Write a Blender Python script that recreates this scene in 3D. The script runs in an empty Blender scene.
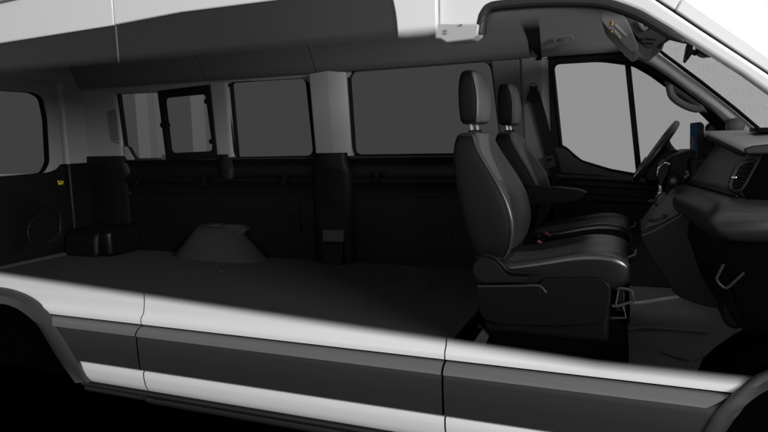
import bpy, bmesh, math
import numpy as np
from mathutils import Vector, Matrix

S = bpy.context.scene
COL = S.collection

# ------------------------------------------------------------------ camera
# solved from the vanishing points of the photograph (768x432 pixels)
CX, CY = 384.0, 216.0
va = np.array((-1150 - CX, 175 - CY)); vb = np.array((635 - CX, 130 - CY))
F = math.sqrt(-(va @ vb))
ax = -np.array([va[0], va[1], F]); ax /= np.linalg.norm(ax)
ay = np.array([vb[0], vb[1], F]); ay /= np.linalg.norm(ay)
az = np.cross(ax, ay)
RC = np.stack([ax, ay, az], 1)            # world axes in camera coordinates (x right, y down, z forward)
EYE = np.array([0.0, -2.05, 1.615])

def ray(px, py): return RC.T @ np.array([px - CX, py - CY, F])
def at_y(px, py, y):
    d = ray(px, py); return Vector(EYE + d * (y - EYE[1]) / d[1])
def at_z(px, py, z):
    d = ray(px, py); return Vector(EYE + d * (z - EYE[2]) / d[2])
def at_x(px, py, x):
    d = ray(px, py); return Vector(EYE + d * (x - EYE[0]) / d[0])
def xz(pts, y): return [(v.x, v.z) for v in (at_y(a, b, y) for a, b in pts)]
def yz(pts, x): return [(v.y, v.z) for v in (at_x(a, b, x) for a, b in pts)]

cd = bpy.data.cameras.new('camera'); cam = bpy.data.objects.new('camera', cd); COL.objects.link(cam)
M3 = np.stack([RC[0], -RC[1], -RC[2]], 1)   # columns: camera right, up, back in world
cam.matrix_world = Matrix([[M3[i, 0], M3[i, 1], M3[i, 2], EYE[i]] for i in range(3)] + [[0, 0, 0, 1]])
cd.sensor_width = 36; cd.lens = F / 768 * 36; cd.clip_start = 0.05; cd.clip_end = 200
S.camera = cam

# ------------------------------------------------------------------ materials
def new_mat(name):
    m = bpy.data.materials.new(name); m.use_nodes = True
    nt = m.node_tree; nt.nodes.clear()
    out = nt.nodes.new('ShaderNodeOutputMaterial')
    return m, nt, out

def fade_factor(nt, z0, z1, tilt=0.0):
    """1 where the ghosted panel is solid (z at z0), 0 where it has faded away (z at z1)."""
    tc = nt.nodes.new('ShaderNodeNewGeometry'); sp = nt.nodes.new('ShaderNodeSeparateXYZ')
    nt.links.new(tc.outputs['Position'], sp.inputs[0])
    zz = sp.outputs['Z']
    if tilt:
        a = nt.nodes.new('ShaderNodeMath'); a.operation = 'ADD'; a.inputs[1].default_value = 0.1
        nt.links.new(sp.outputs['X'], a.inputs[0])
        b = nt.nodes.new('ShaderNodeMath'); b.operation = 'MINIMUM'; b.inputs[1].default_value = 0
        nt.links.new(a.outputs[0], b.inputs[0])
        c = nt.nodes.new('ShaderNodeMath'); c.operation = 'MULTIPLY_ADD'; c.inputs[1].default_value = tilt
        nt.links.new(b.outputs[0], c.inputs[0]); nt.links.new(zz, c.inputs[2]); zz = c.outputs[0]
    mr = nt.nodes.new('ShaderNodeMapRange'); mr.interpolation_type = 'SMOOTHSTEP'
    mr.inputs['From Min'].default_value = min(z0, z1); mr.inputs['From Max'].default_value = max(z0, z1)
    mr.inputs['To Min'].default_value = 1 if z0 < z1 else 0
    mr.inputs['To Max'].default_value = 0 if z0 < z1 else 1
    nt.links.new(zz, mr.inputs['Value'])
    return mr.outputs[0]

def mat(name, col, rough=0.5, spec=0.5, metal=0.0, coat=0.0, bump=0.0, scale=300.0, var=0.0, fade=None, sheen=0.0):
    m, nt, out = new_mat(name)
    p = nt.nodes.new('ShaderNodeBsdfPrincipled')
    if isinstance(col, (int, float)): col = (col, col, col)
    p.inputs['Base Color'].default_value = (*col, 1)
    p.inputs['Roughness'].default_value = rough
    p.inputs['Specular IOR Level'].default_value = spec
    p.inputs['Metallic'].default_value = metal
    p.inputs['Coat Weight'].default_value = coat
    p.inputs['Coat Roughness'].default_value = 0.08
    if bump or var:
        tc = nt.nodes.new('ShaderNodeTexCoord')
        if bump:
            n = nt.nodes.new('ShaderNodeTexNoise'); n.inputs['Scale'].default_value = scale; n.inputs['Detail'].default_value = 3
            nt.links.new(tc.outputs['Object'], n.inputs['Vector'])
            b = nt.nodes.new('ShaderNodeBump'); b.inputs['Strength'].default_value = bump; b.inputs['Distance'].default_value = 0.002
            nt.links.new(n.outputs['Fac'], b.inputs['Height']); nt.links.new(b.outputs[0], p.inputs['Normal'])
        if var:
            n2 = nt.nodes.new('ShaderNodeTexNoise'); n2.inputs['Scale'].default_value = 3.5; n2.inputs['Detail'].default_value = 5
            nt.links.new(tc.outputs['Object'], n2.inputs['Vector'])
            mr = nt.nodes.new('ShaderNodeMapRange')
            mr.inputs['To Min'].default_value = max(0.02, rough - var); mr.inputs['To Max'].default_value = min(1, rough + var)
            nt.links.new(n2.outputs['Fac'], mr.inputs['Value']); nt.links.new(mr.outputs[0], p.inputs['Roughness'])
    if fade:
        t = nt.nodes.new('ShaderNodeBsdfTransparent'); mx = nt.nodes.new('ShaderNodeMixShader')
        nt.links.new(fade_factor(nt, *fade), mx.inputs[0])
        nt.links.new(t.outputs[0], mx.inputs[1]); nt.links.new(p.outputs[0], mx.inputs[2])
        nt.links.new(mx.outputs[0], out.inputs[0])
    else:
        nt.links.new(p.outputs[0], out.inputs[0])
    return m

def glass(name, tint, gloss=0.0, bands=None):
    m, nt, out = new_mat(name)
    t = nt.nodes.new('ShaderNodeBsdfTransparent'); t.inputs[0].default_value = (tint, tint, tint * 1.0, 1)
    if bands:  # lighter vertical bands: reflections painted into the tint
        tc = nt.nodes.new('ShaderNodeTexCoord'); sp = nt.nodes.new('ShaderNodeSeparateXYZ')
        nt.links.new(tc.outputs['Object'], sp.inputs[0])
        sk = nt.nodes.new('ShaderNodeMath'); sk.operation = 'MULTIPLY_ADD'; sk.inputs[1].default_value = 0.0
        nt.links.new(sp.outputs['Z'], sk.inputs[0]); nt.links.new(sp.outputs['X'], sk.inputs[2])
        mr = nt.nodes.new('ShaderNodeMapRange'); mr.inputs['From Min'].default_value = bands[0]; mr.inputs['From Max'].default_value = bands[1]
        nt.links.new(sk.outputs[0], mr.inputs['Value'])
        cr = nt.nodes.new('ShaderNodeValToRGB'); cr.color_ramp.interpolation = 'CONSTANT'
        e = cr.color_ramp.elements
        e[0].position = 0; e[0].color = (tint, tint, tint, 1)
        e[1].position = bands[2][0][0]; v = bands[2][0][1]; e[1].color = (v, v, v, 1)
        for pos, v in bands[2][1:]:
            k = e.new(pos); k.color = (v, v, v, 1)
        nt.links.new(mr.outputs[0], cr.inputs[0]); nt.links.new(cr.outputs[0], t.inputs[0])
    if gloss:
        g = nt.nodes.new('ShaderNodeBsdfGlossy'); g.inputs['Roughness'].default_value = 0.03
        mx = nt.nodes.new('ShaderNodeMixShader'); mx.inputs[0].default_value = gloss
        nt.links.new(t.outputs[0], mx.inputs[1]); nt.links.new(g.outputs[0], mx.inputs[2]); nt.links.new(mx.outputs[0], out.inputs[0])
    else:
        nt.links.new(t.outputs[0], out.inputs[0])
    return m

LOW = (0.827, 0.872, 0.045); UP = (2.005, 1.962)
PAINT = 0.68
m_paint_low = mat('white_paint_ghosted_below_belt', PAINT, 0.32, 0.4, coat=0.25, fade=LOW, bump=0.02, scale=40)
m_paint_up = mat('white_paint_ghosted_above_belt', PAINT, 0.32, 0.4, coat=0.25, fade=UP, bump=0.02, scale=40)
m_paint = mat('white_paint', PAINT, 0.32, 0.4, coat=0.25, bump=0.02, scale=40)
m_clad = mat('grey_cladding', 0.014, 0.5, 0.5, bump=0.12, scale=500, var=0.06)
m_mould = mat('moulding_lit_grey', 0.10, 0.42, 0.5, bump=0.1, scale=500)  # upturned bevel of the cladding, light from above painted as lighter grey
m_arch = mat('arch_plastic', 0.028, 0.5, 0.4, bump=0.12, scale=500)
m_sill = mat('sill_plastic', 0.018, 0.55, 0.3, bump=0.1, scale=300)
m_void = mat('underbody_black', 0.0015, 0.95, 0.0)
m_ground = mat('ground_black', 0.0006, 1.0, 0.0)
m_darkglass = mat('dark_side_glass', 0.016, 0.35, 0.4, fade=UP)
m_black = mat('black_wall_trim', 0.0028, 0.5, 0.18, bump=0.25, scale=250, var=0.08)
m_blackgl = mat('black_gloss_trim', 0.003, 0.35, 0.2, bump=0.06, scale=250)
m_rubber = mat('rubber_seal', 0.004, 0.6, 0.15)
m_grey = mat('grey_pillar_trim', 0.22, 0.5, 0.4, bump=0.15, scale=400, var=0.06)
m_joint = mat('pane_joint_grey', 0.12, 0.5, 0.3, fade=UP)
m_header = mat('window_header_trim', 0.2, 0.5, 0.4, bump=0.15, scale=400)
m_bpil = mat('belt_pillar_trim', 0.15, 0.5, 0.4, bump=0.15, scale=400)
m_roll = mat('dash_roll_vinyl', 0.016, 0.38, 0.5, bump=0.3, scale=450)
m_lever = mat('lever_grey', 0.012, 0.45, 0.25)
m_steel = mat('dark_steel', 0.12, 0.4, 0.5, metal=1.0)
m_rim = mat('pocket_rim_plastic', 0.008, 0.45, 0.2)
m_tread = mat('tread_rubber', 0.06, 0.5, 0.3)
m_anchor = mat('anchor_grey', 0.03, 0.6, 0.2)
m_pale = mat('pale_pillar_trim', 0.5, 0.5, 0.4, bump=0.15, scale=400)
m_cove = mat('dark_headliner_cove', 0.095, 0.75, 0.2, bump=0.3, scale=700)
m_head = mat('headliner_fabric', 0.11, 0.85, 0.1, bump=0.3, scale=700)
m_cons = mat('overhead_grey', 0.105, 0.55, 0.35, bump=0.15, scale=400)
m_floor = mat('cargo_floor_vinyl', 0.048, 0.7, 0.2, bump=0.35, scale=180, var=0.1)
m_cabfloor = mat('cab_floor_rubber', 0.12, 0.42, 0.5, bump=0.3, scale=120, var=0.1)
m_house = mat('wheel_house_trim', 0.028, 0.5, 0.35, bump=0.3, scale=250)
m_leather = mat('black_leather', 0.022, 0.29, 0.7, bump=0.22, scale=420, var=0.06)
m_leather_centre = mat('perforated_leather_lit', 0.075, 0.33, 0.6, bump=0.35, scale=600)  # lighter leather copy: front light and sheen put into the colour
m_leather_side = mat('seat_side_shaded', 0.0045, 0.5, 0.14, bump=0.3, scale=420)  # darker leather copy: shade on the seat sides put into the colour
m_base = mat('seat_base_plastic', 0.003, 0.5, 0.10, bump=0.2, scale=350)
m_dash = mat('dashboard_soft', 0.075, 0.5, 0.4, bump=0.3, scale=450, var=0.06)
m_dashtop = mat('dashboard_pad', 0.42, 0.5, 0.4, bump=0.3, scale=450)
m_dashdark = mat('dashboard_dark', 0.004, 0.5, 0.16, bump=0.2, scale=350)
m_console = mat('console_plastic', 0.013, 0.55, 0.3, bump=0.3, scale=400)
m_metal = mat('grey_metal', 0.35, 0.3, 0.5, metal=1.0)
m_chrome = mat('chrome', 0.7, 0.15, 0.5, metal=1.0)
m_web = mat('belt_webbing', 0.010, 0.8, 0.2, bump=0.6, scale=500)
m_red = mat('red_button', (0.30, 0.045, 0.035), 0.45)
m_yellow = mat('yellow_print', (0.55, 0.42, 0.03), 0.6)
m_orange = mat('amber_print', (0.5, 0.10, 0.03), 0.6)
m_lite = mat('pale_print', 0.22, 0.6)
m_stitch = mat('seam_thread', 0.028, 0.6)
m_tint = glass('privacy_glass', 0.048 ** .5)      # light crosses two faces of each pane
m_clear = glass('door_glass', 0.275 ** .5)
m_shield = glass('windscreen_glass', 0.29)
_nt = m_shield.node_tree; _t = next(n for n in _nt.nodes if n.type == 'BSDF_TRANSPARENT')
_c = _nt.nodes.new('ShaderNodeTexCoord'); _n = _nt.nodes.new('ShaderNodeTexVoronoi'); _n.inputs['Scale'].default_value = 130      # fine dotted shade print in the glass
_r = _nt.nodes.new('ShaderNodeValToRGB'); _r.color_ramp.elements[0].position = .25; _r.color_ramp.elements[0].color = (.23, .23, .23, 1)
_r.color_ramp.elements[1].position = .45; _r.color_ramp.elements[1].color = (.37, .37, .37, 1)
_nt.links.new(_c.outputs['Object'], _n.inputs['Vector']); _nt.links.new(_n.outputs['Distance'], _r.inputs[0]); _nt.links.new(_r.outputs[0], _t.inputs[0])

# ribbed centre insert of the seats
def ribbed(name, col, freq, axis):
    m, nt, out = new_mat(name)
    p = nt.nodes.new('ShaderNodeBsdfPrincipled'); p.inputs['Roughness'].default_value = 0.5; p.inputs['Specular IOR Level'].default_value = 0.4
    tc = nt.nodes.new('ShaderNodeTexCoord'); w = nt.nodes.new('ShaderNodeTexWave'); w.bands_direction = axis
    w.inputs['Scale'].default_value = freq; nt.links.new(tc.outputs['Object'], w.inputs['Vector'])
    b = nt.nodes.new('ShaderNodeBump'); b.inputs['Strength'].default_value = 0.5; b.inputs['Distance'].default_value = 0.003
    nt.links.new(w.outputs['Fac'], b.inputs['Height']); nt.links.new(b.outputs[0], p.inputs['Normal'])
    p.inputs['Base Color'].default_value = (col, col, col, 1)
    nt.links.new(p.outputs[0], out.inputs[0]); return m
m_rib_back = ribbed('ribbed_back_insert', 0.045, 28, 'Z')
m_rib_seat = ribbed('ribbed_seat_insert', 0.065, 28, 'X')

# screen: lit display with blue interface and small red figures
m_screen, nt, out = new_mat('lit_display')
tc = nt.nodes.new('ShaderNodeTexCoord')
br = nt.nodes.new('ShaderNodeTexVoronoi'); br.inputs['Scale'].default_value = 60; br.distance = 'CHEBYCHEV'
nt.links.new(tc.outputs['Object'], br.inputs['Vector'])
cr = nt.nodes.new('ShaderNodeValToRGB'); e = cr.color_ramp.elements
e[0].color = (0.02, 0.045, 0.075, 1); e[1].position = 0.62; e[1].color = (0.005, 0.012, 0.02, 1)
nt.links.new(br.outputs['Distance'], cr.inputs[0])
em = nt.nodes.new('ShaderNodeEmission'); em.inputs[1].default_value = 0.4
nt.links.new(cr.outputs[0], em.inputs[0]); nt.links.new(em.outputs[0], out.inputs[0])
m_scrred, nt, out = new_mat('lit_red_figures')
em = nt.nodes.new('ShaderNodeEmission'); em.inputs[0].default_value = (0.25, 0.03, 0.02, 1); em.inputs[1].default_value = 0.6
nt.links.new(em.outputs[0], out.inputs[0])

# ------------------------------------------------------------------ builders
BASE = {}
def thing(name, label, cat, loc, group=None):
    o = bpy.data.objects.new(name, None); COL.objects.link(o); o.location = loc; o.empty_display_size = 0.1
    o['label'] = label; o['category'] = cat
    if group: o['group'] = group
    BASE[o.name] = Vector(loc); return o

def link(name, me, m, parent, smooth=True, bevel=0.0, sub=0, seg=2, angle=35):
    o = bpy.data.objects.new(name, me); COL.objects.link(o)
    if m: me.materials.append(m)
    if parent is not None:
        off = BASE[parent.name]; me.transform(Matrix.Translation(-off)); o.parent = parent
        BASE[o.name] = off.copy()
    else: BASE[o.name] = Vector((0, 0, 0))
    if bevel:
        md = o.modifiers.new('edge', 'BEVEL'); md.width = bevel; md.segments = seg; md.limit_method = 'ANGLE'; md.angle_limit = math.radians(30)
        md.harden_normals = False
    if sub:
        md = o.modifiers.new('round', 'SUBSURF'); md.levels = sub; md.render_levels = sub
    if smooth:
        if sub: me.shade_smooth()
        else:
            me.shade_smooth()
            try: me.set_sharp_from_angle(angle=math.radians(angle))
            except Exception: pass
    return o

class MB:
    def __init__(s): s.bm = bmesh.new()
    def poly(s, verts, faces):
        vs = [s.bm.verts.new(v) for v in verts]
        for f in faces:
            try: s.bm.faces.new([vs[i] for i in f])
            except ValueError: pass
        return s
    def prism(s, pts, axis, d0, d1):
        n = len(pts)
        if axis == 'y': mk = lambda p, d: (p[0], d, p[1])
        elif axis == 'x': mk = lambda p, d: (d, p[0], p[1])
        else: mk = lambda p, d: (p[0], p[1], d)
        v = [mk(p, d0) for p in pts] + [mk(p, d1) for p in pts]
        f = [tuple(range(n)), tuple(range(2 * n - 1, n - 1, -1))] + [(i, (i + 1) % n, n + (i + 1) % n, n + i) for i in range(n)]
        return s.poly(v, f)
    def box(s, x0, x1, y0, y1, z0, z1): return s.prism([(x0, y0), (x1, y0), (x1, y1), (x0, y1)], 'z', z0, z1)
    def loft(s, rings, cap=True, closed=True):
        n = len(rings[0]); v = [p for r in rings for p in r]; f = []
        for k in range(len(rings) - 1):
            for i in range(n if closed else n - 1):
                j = (i + 1) % n; f.append((k * n + i, k * n + j, (k + 1) * n + j, (k + 1) * n + i))
        if cap and closed:
            f.append(tuple(range(n))); f.append(tuple(range(len(v) - 1, len(v) - n - 1, -1)))
        return s.poly(v, f)
    def tube(s, path, r, closed=False, n=10, flat=None):
        path = [Vector(p) for p in path]; rings = []
        m = len(path); up = Vector((0.13, 0.21, 0.97)).normalized()
        for i, p in enumerate(path):
            if closed: t = path[(i + 1) % m] - path[i - 1]
            else: t = path[min(i + 1, m - 1)] - path[max(i - 1, 0)]
            t.normalize(); a = t.cross(up)
            if a.length < 0.05: a = t.cross(Vector((1, 0, 0)))
            a.normalize(); b = t.cross(a)
            rr = r[i] if isinstance(r, (list, tuple)) else r
            rings.append([p + (a * math.cos(q) + b * math.sin(q)) * rr for q in (2 * math.pi * k / n for k in range(n))])
        if closed: rings.append(rings[0]); s.loft(rings, cap=False)
        else: s.loft(rings)
        return s
    def build(s, name, m, parent, **k):
        bmesh.ops.remove_doubles(s.bm, verts=s.bm.verts, dist=1e-5)
        bmesh.ops.recalc_face_normals(s.bm, faces=s.bm.faces)
        me = bpy.data.meshes.new(name); s.bm.to_mesh(me); s.bm.free()
        return link(name, me, m, parent, **k)

def rnd(pts, r, n=5):
    """round the corners of a closed 2D outline"""
    out = []; m = len(pts)
    for i in range(m):
        p = Vector((*pts[i], 0)); a = Vector((*pts[i - 1], 0)) - p; b = Vector((*pts[(i + 1) % m], 0)) - p
        rr = r[i] if isinstance(r, (list, tuple)) else r
        l = min(rr, a.length * 0.48, b.length * 0.48)
        if l < 1e-4: out.append((p.x, p.y)); continue
        A = p + a.normalized() * l; B = p + b.normalized() * l
        for k in range(n + 1):
            t = k / n; q = A * (1 - t) ** 2 + p * 2 * t * (1 - t) + B * t * t; out.append((q.x, q.y))
    return out

def smooth_path(pts, n=6, closed=False):
    P = [Vector(p) for p in pts]; out = []; m = len(P)
    for i in range(m if closed else m - 1):
        p0 = P[i - 1] if (i > 0 or closed) else P[0]; p1 = P[i]; p2 = P[(i + 1) % m]
        p3 = P[(i + 2) % m] if (closed or i + 2 < m) else P[-1]
        for k in range(n):
            t = k / n
            out.append(0.5 * ((2 * p1) + (p2 - p0) * t + (2 * p0 - 5 * p1 + 4 * p2 - p3) * t * t + (3 * p1 - p0 - 3 * p2 + p3) * t ** 3))
    if not closed: out.append(P[-1])
    return out

def plate(name, outer, holes, axis, d0, d1, m, parent, bevel=0.0, extra=None):
    """flat plate with openings: outline and holes in 2D, extruded along axis"""
    cu = bpy.data.curves.new(name, 'CURVE'); cu.dimensions = '2D'; cu.fill_mode = 'BOTH'
    for loop in [outer] + holes:
        sp = cu.splines.new('POLY'); sp.points.add(len(loop) - 1); sp.use_cyclic_u = True
        for q, p in zip(sp.points, loop): q.co = (p[0], p[1], 0, 1)
    th = abs(d1 - d0) / 2; cu.extrude = max(th - bevel, 1e-4); cu.bevel_depth = bevel; cu.bevel_resolution = 2; cu.offset = -bevel
    o = bpy.data.objects.new(name + '_outline', cu); COL.objects.link(o)
    dg = bpy.context.evaluated_depsgraph_get(); me = bpy.data.meshes.new_from_object(o.evaluated_get(dg))
    bpy.data.objects.remove(o); bpy.data.curves.remove(cu)
    me.name = name; me.materials.clear(); c = (d0 + d1) / 2
    for v in me.vertices:
        a, b, d = v.co
        v.co = (a, c + d, b) if axis == 'y' else (c + d, a, b) if axis == 'x' else (a, b, c + d)
    bm = bmesh.new(); bm.from_mesh(me); bmesh.ops.remove_doubles(bm, verts=bm.verts, dist=1e-5)
    bmesh.ops.recalc_face_normals(bm, faces=bm.faces); bm.to_mesh(me); bm.free()
    return link(name, me, m, parent, smooth=True, angle=40)

def rbox(x0, x1, y0, y1, z0, z1): return MB().box(x0, x1, y0, y1, z0, z1)

# ------------------------------------------------------------------ ground
g = MB().prism(rnd([(-7.5, -1.2), (3.5, -1.2), (3.5, 4.2), (-7.5, 4.2)], 0.6), 'z', -0.05, 0.0).build('ground', m_ground, None)
g['kind'] = 'structure'; g['label'] = 'black studio ground under the van'

# ------------------------------------------------------------------ the van
VAN = thing('van', 'white passenger van cut away along its side to show the dark interior', 'van', (-1.8, 1.05, 0))
FL = 0.70            # cargo floor
XR = -4.43           # rear doors, inner face
YF = 2.04            # far wall

# ---- near side, lower band (profile in y, z; rows follow the wheel arches)
rear_arch = [(v.z, v.x) for v in (at_y(a, b, 0) for a, b in [(88, 381), (75, 359), (58, 331), (43, 311), (29, 298), (12, 291), (0, 288)])]
rear_arch += [(0.935, -3.1)]
front_arch = [(v.z, v.x) for v in (at_y(a, b, 0) for a, b in [(697, 445), (705, 432), (718, 412), (733, 397), (752, 381), (768, 373)])]
def interp(tab, z):
    tab = sorted(tab); zs = [t[0] for t in tab]; xs = [t[1] for t in tab]; return float(np.interp(z, zs, xs))
def x_rear(z): return interp(rear_arch, z) - .04 if z < 0.915 else -4.4
def x_front(z): return interp(front_arch, z) + .04

def strip(x0, x1, prof, cols=10):
    """sheet following profile [(y,z)] from x0(z) to x1(z), one skin like pressed sheet metal"""
    mb = MB(); rows = []
    full = prof
    rings = []
    for k in range(cols + 1):
        ring = []
        for y, z in full:
            a = x0(z) if callable(x0) else x0; b = x1(z) if callable(x1) else x1
            ring.append((a + (b - a) * k / cols, y, z))
        rings.append(ring)
    return mb.loft(rings, cap=False, closed=False)

up_prof = [(0.040, 1.04), (0.034, 0.99), (0.030, 0.955), (0.028, 0.935), (0.0272, 0.9155), (0.0268, 0.9145), (0.025, 0.90), (0.023, 0.888), (0.021, 0.875), (0.016, 0.86), (0.006, 0.851), (0.0, 0.844), (-0.003, 0.83), (-0.001, 0.817), (0.012, 0.813)]
mould_prof = [(0.008 - 0.051 * math.sin(t), 0.7645 + 0.045 * math.cos(t)) for t in np.linspace(0.02, 1.35, 9)]
clad_prof = [(0.012, 0.808), (-0.004, 0.803), (-0.018, 0.790), (-0.029, 0.775), (-0.034, 0.761), (-0.036, 0.75), (-0.033, 0.68), (-0.029, 0.619), (-0.018, 0.611), (0.004, 0.609)]
low_prof = [(0.004, 0.606), (-0.006, 0.602), (-0.011, 0.594), (-0.011, 0.57), (-0.004, 0.535), (0.004, 0.515), (0.014, 0.503), (0.03, 0.50)]
SEAM_R, SEAM_F = -2.004, -0.611
q_lo = strip(x_rear, SEAM_R - 0.003, up_prof).build('rear_quarter_panel', m_paint_low, VAN)
strip(x_rear, SEAM_R - 0.003, low_prof).build('lower_panel', m_paint, q_lo)
strip(x_rear, SEAM_R - 0.004, clad_prof).build('cladding', m_clad, q_lo)
strip((lambda z: x_rear(z) + .02), SEAM_R - 0.004, mould_prof).build('moulding', m_mould, q_lo)
d_lo = strip(SEAM_R + 0.002, SEAM_F - 0.003, up_prof).build('sliding_door', m_paint_low, VAN)
strip(SEAM_R + 0.003, SEAM_F - 0.003, low_prof).build('lower_panel', m_paint, d_lo)
strip(SEAM_R + 0.003, SEAM_F - 0.004, clad_prof).build('cladding', m_clad, d_lo)
strip(SEAM_R + 0.003, SEAM_F - 0.004, mould_prof).build('moulding', m_mould, d_lo)
f_lo = strip(SEAM_F + 0.002, x_front, up_prof).build('passenger_door', m_paint_low, VAN)
strip(SEAM_F + 0.003, x_front, low_prof).build('lower_panel', m_paint, f_lo)
strip(SEAM_F + 0.004, x_front, clad_prof).build('cladding', m_clad, f_lo)
strip(SEAM_F + 0.004, (lambda z: x_front(z) - .06 - (.805 - z) * 1.2), mould_prof).build('moulding', m_mould, f_lo)
# inner black return behind the seams
rbox(-2.36, 0.2, 0.045, 0.075, 0.45, 0.80).build('sill_return', m_void, VAN)

# rocker sill under the doors
MB().prism([(0.035, 0.498), (0.012, 0.488), (0.012, 0.478), (0.028, 0.470), (0.03, 0.445), (0.06, 0.425), (0.2, 0.42), (0.2, 0.498)], 'x', -2.42, 0.25).build('rocker_sill', m_sill, VAN, bevel=0.004)
MB().prism([(0.0, 0.472), (0.03, 0.468), (0.03, 0.432), (0.005, 0.452)], 'x', -2.02, -0.2).build('step_trim', m_sill, VAN, bevel=0.004)

# wheel arch trims and liners
def y_body(z): return float(np.interp(z, [.48, .54, .60, .66, .74, .79, .83, .87, .92], [.004, -.010, -.024, -.033, -.036, -.030, -.014, .004, .018]))
def arch_pts(pts):
    out = []
    for a, b in pts:
        v = at_y(a, b, -.01); v = at_y(a, b, y_body(v.z) - .006); out.append((v.x, v.z))
    return out
def arch(name, outer, inner, cx, ydeep):
    outer = [(v.x, v.z) for v in smooth_path([(a, 0, b) for a, b in outer], 4)]; inner = [(v.x, v.z) for v in smooth_path([(a, 0, b) for a, b in inner], 4)]
    mo = [(2 * cx - x, z) for x, z in reversed(outer)]; mi = [(2 * cx - x, z) for x, z in reversed(inner)]
    o_full = outer + mo; i_full = inner + mi
    rings = []
    for (ox, oz), (ix, iz) in zip(o_full, i_full):
        mx, mz = (ox * 0.75 + ix * 0.25), (oz * 0.75 + iz * 0.25)
        q = y_body(oz)
        rings.append([(ox, q + .012, oz), (ox, q - .006, oz), (ox * .93 + ix * .07, q - .010, oz * .93 + iz * .07), (mx, q - .013, mz), (ix * .5 + ox * .5, q - .012, iz * .5 + oz * .5), (ix * .9 + ox * .1, -.030, iz * .9 + oz * .1), (ix, -.02, iz), (ix, 0.06, iz)])
    a = MB().loft(rings).build(name, m_arch, VAN)
    MB().prism(i_full, 'y', ydeep - 0.02, ydeep).build('arch_liner', m_void, a)
    return a
ro = arch_pts([(89, 382.5), (84, 375), (75, 359), (58, 331), (43, 311), (29, 298), (12, 290.5), (0, 288)])
ri = xz([(76, 382), (71, 375.5), (56, 355), (38, 326), (27, 315), (16, 308), (7, 305), (-2, 304)], -.02)
arch('wheel_arch_trim', ro, ri, -2.93, 0.06)
fo = arch_pts([(697, 445), (704, 432), (717, 411), (733, 396), (751, 380.5), (768, 372), (790, 365)])
fi = xz([(720, 450), (726, 432), (738, 414), (752, 400), (768, 390), (785, 384), (800, 380)], -.02)
fo2 = [(x, z) for x, z in fo]; fi2 = [(x, z) for x, z in fi]
arch('wheel_arch_trim', fo2, fi2, 0.70, 0.06)

# underbody
rbox(XR + 0.05, -0.55, 0.55, 2.0, 0.36, 0.685).build('underbody', m_void, VAN)

# ---- near side, upper band
yU = 0.10
gl_edge = [at_y(a, b, yU) for a, b in [(0, 43), (113, 25), (180, 12), (275, 0)]]
xs_ = at_y(113, 10, yU).x; xB = at_y(437, 10, yU).x
rearq = [(-4.40, 2.04), (gl_edge[0].x, gl_edge[0].z), (xs_ - 0.002, gl_edge[1].z), (xs_ - 0.002, 2.42), (-4.40, 2.42)]
MB().prism(rearq, 'y', yU, yU + 0.035).build('upper_panel', m_paint_up, q_lo, bevel=0.006)
fe = [(385, -16), (390, -7), (393, 2), (395, 12), (396.3, 22), (397.3, 33), (397.6, 38)]
door_up = [(xs_ + 0.002, gl_edge[1].z), (gl_edge[2].x, gl_edge[2].z), (gl_edge[3].x, gl_edge[3].z), (-1.1, 2.158)] + xz(fe, yU) + [(xB - 0.003, 1.955), (xB - 0.003, 2.42), (xs_ + 0.002, 2.42)]
MB().prism(door_up, 'y', yU, yU + 0.035).build('upper_panel', m_paint_up, d_lo, bevel=0.005)
rq_gl = [(-4.3, 1.955), (xs_ - 0.003, 1.955), (xs_ - 0.003, gl_edge[1].z + 0.02), (gl_edge[0].x, gl_edge[0].z + 0.02), (-4.3, 2.07)]
MB().prism(rq_gl, 'y', yU + 0.012, yU + 0.018).build('side_window', m_darkglass, q_lo)
dr_gl = [(xs_ + 0.003, 1.955), (-0.79, 1.955), (-0.79, 2.07), (-0.82, 2.17), (gl_edge[3].x, 2.17), (xs_ + 0.003, gl_edge[1].z + 0.02)]
MB().prism(dr_gl, 'y', yU + 0.012, yU + 0.018).build('side_window', m_darkglass, d_lo)
# pale joint between the two panes
MB().box(xs_ - 0.004, xs_ + 0.001, yU + 0.008, yU + 0.016, 1.962, gl_edge[1].z).build('glass_joint', m_joint, d_lo)
# roof shell
rings = []
for x in (-4.42, -3.4, -2.3, -1.2, -0.45, -0.2):
    dz = -0.05 * max(0, (x + 1.0)) ** 2
    rings.append([(x, y, z + dz) for y, z in ((0.10, 2.425), (0.14, 2.52), (0.25, 2.58), (0.6, 2.62), (1.05, 2.63), (1.5, 2.62), (1.85, 2.58), (1.98, 2.50), (2.03, 2.40), (2.08, 2.1), (2.06, 2.1), (2.0, 2.38), (1.9, 2.5), (1.05, 2.58), (0.25, 2.53), (0.14, 2.425))])
MB().loft(rings).build('roof', m_paint, VAN)
# roof gutter line on the rear quarter
p0 = at_y(-10, 6, 0.10); p1 = at_y(22, -1, 0.10)
MB().prism([(p0.x, p0.z), (p1.x, p1.z), (p1.x, p1.z + 0.012), (p0.x, p0.z + 0.012)], 'y', 0.094, 0.11).build('roof_gutter', m_cons, VAN)

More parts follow.
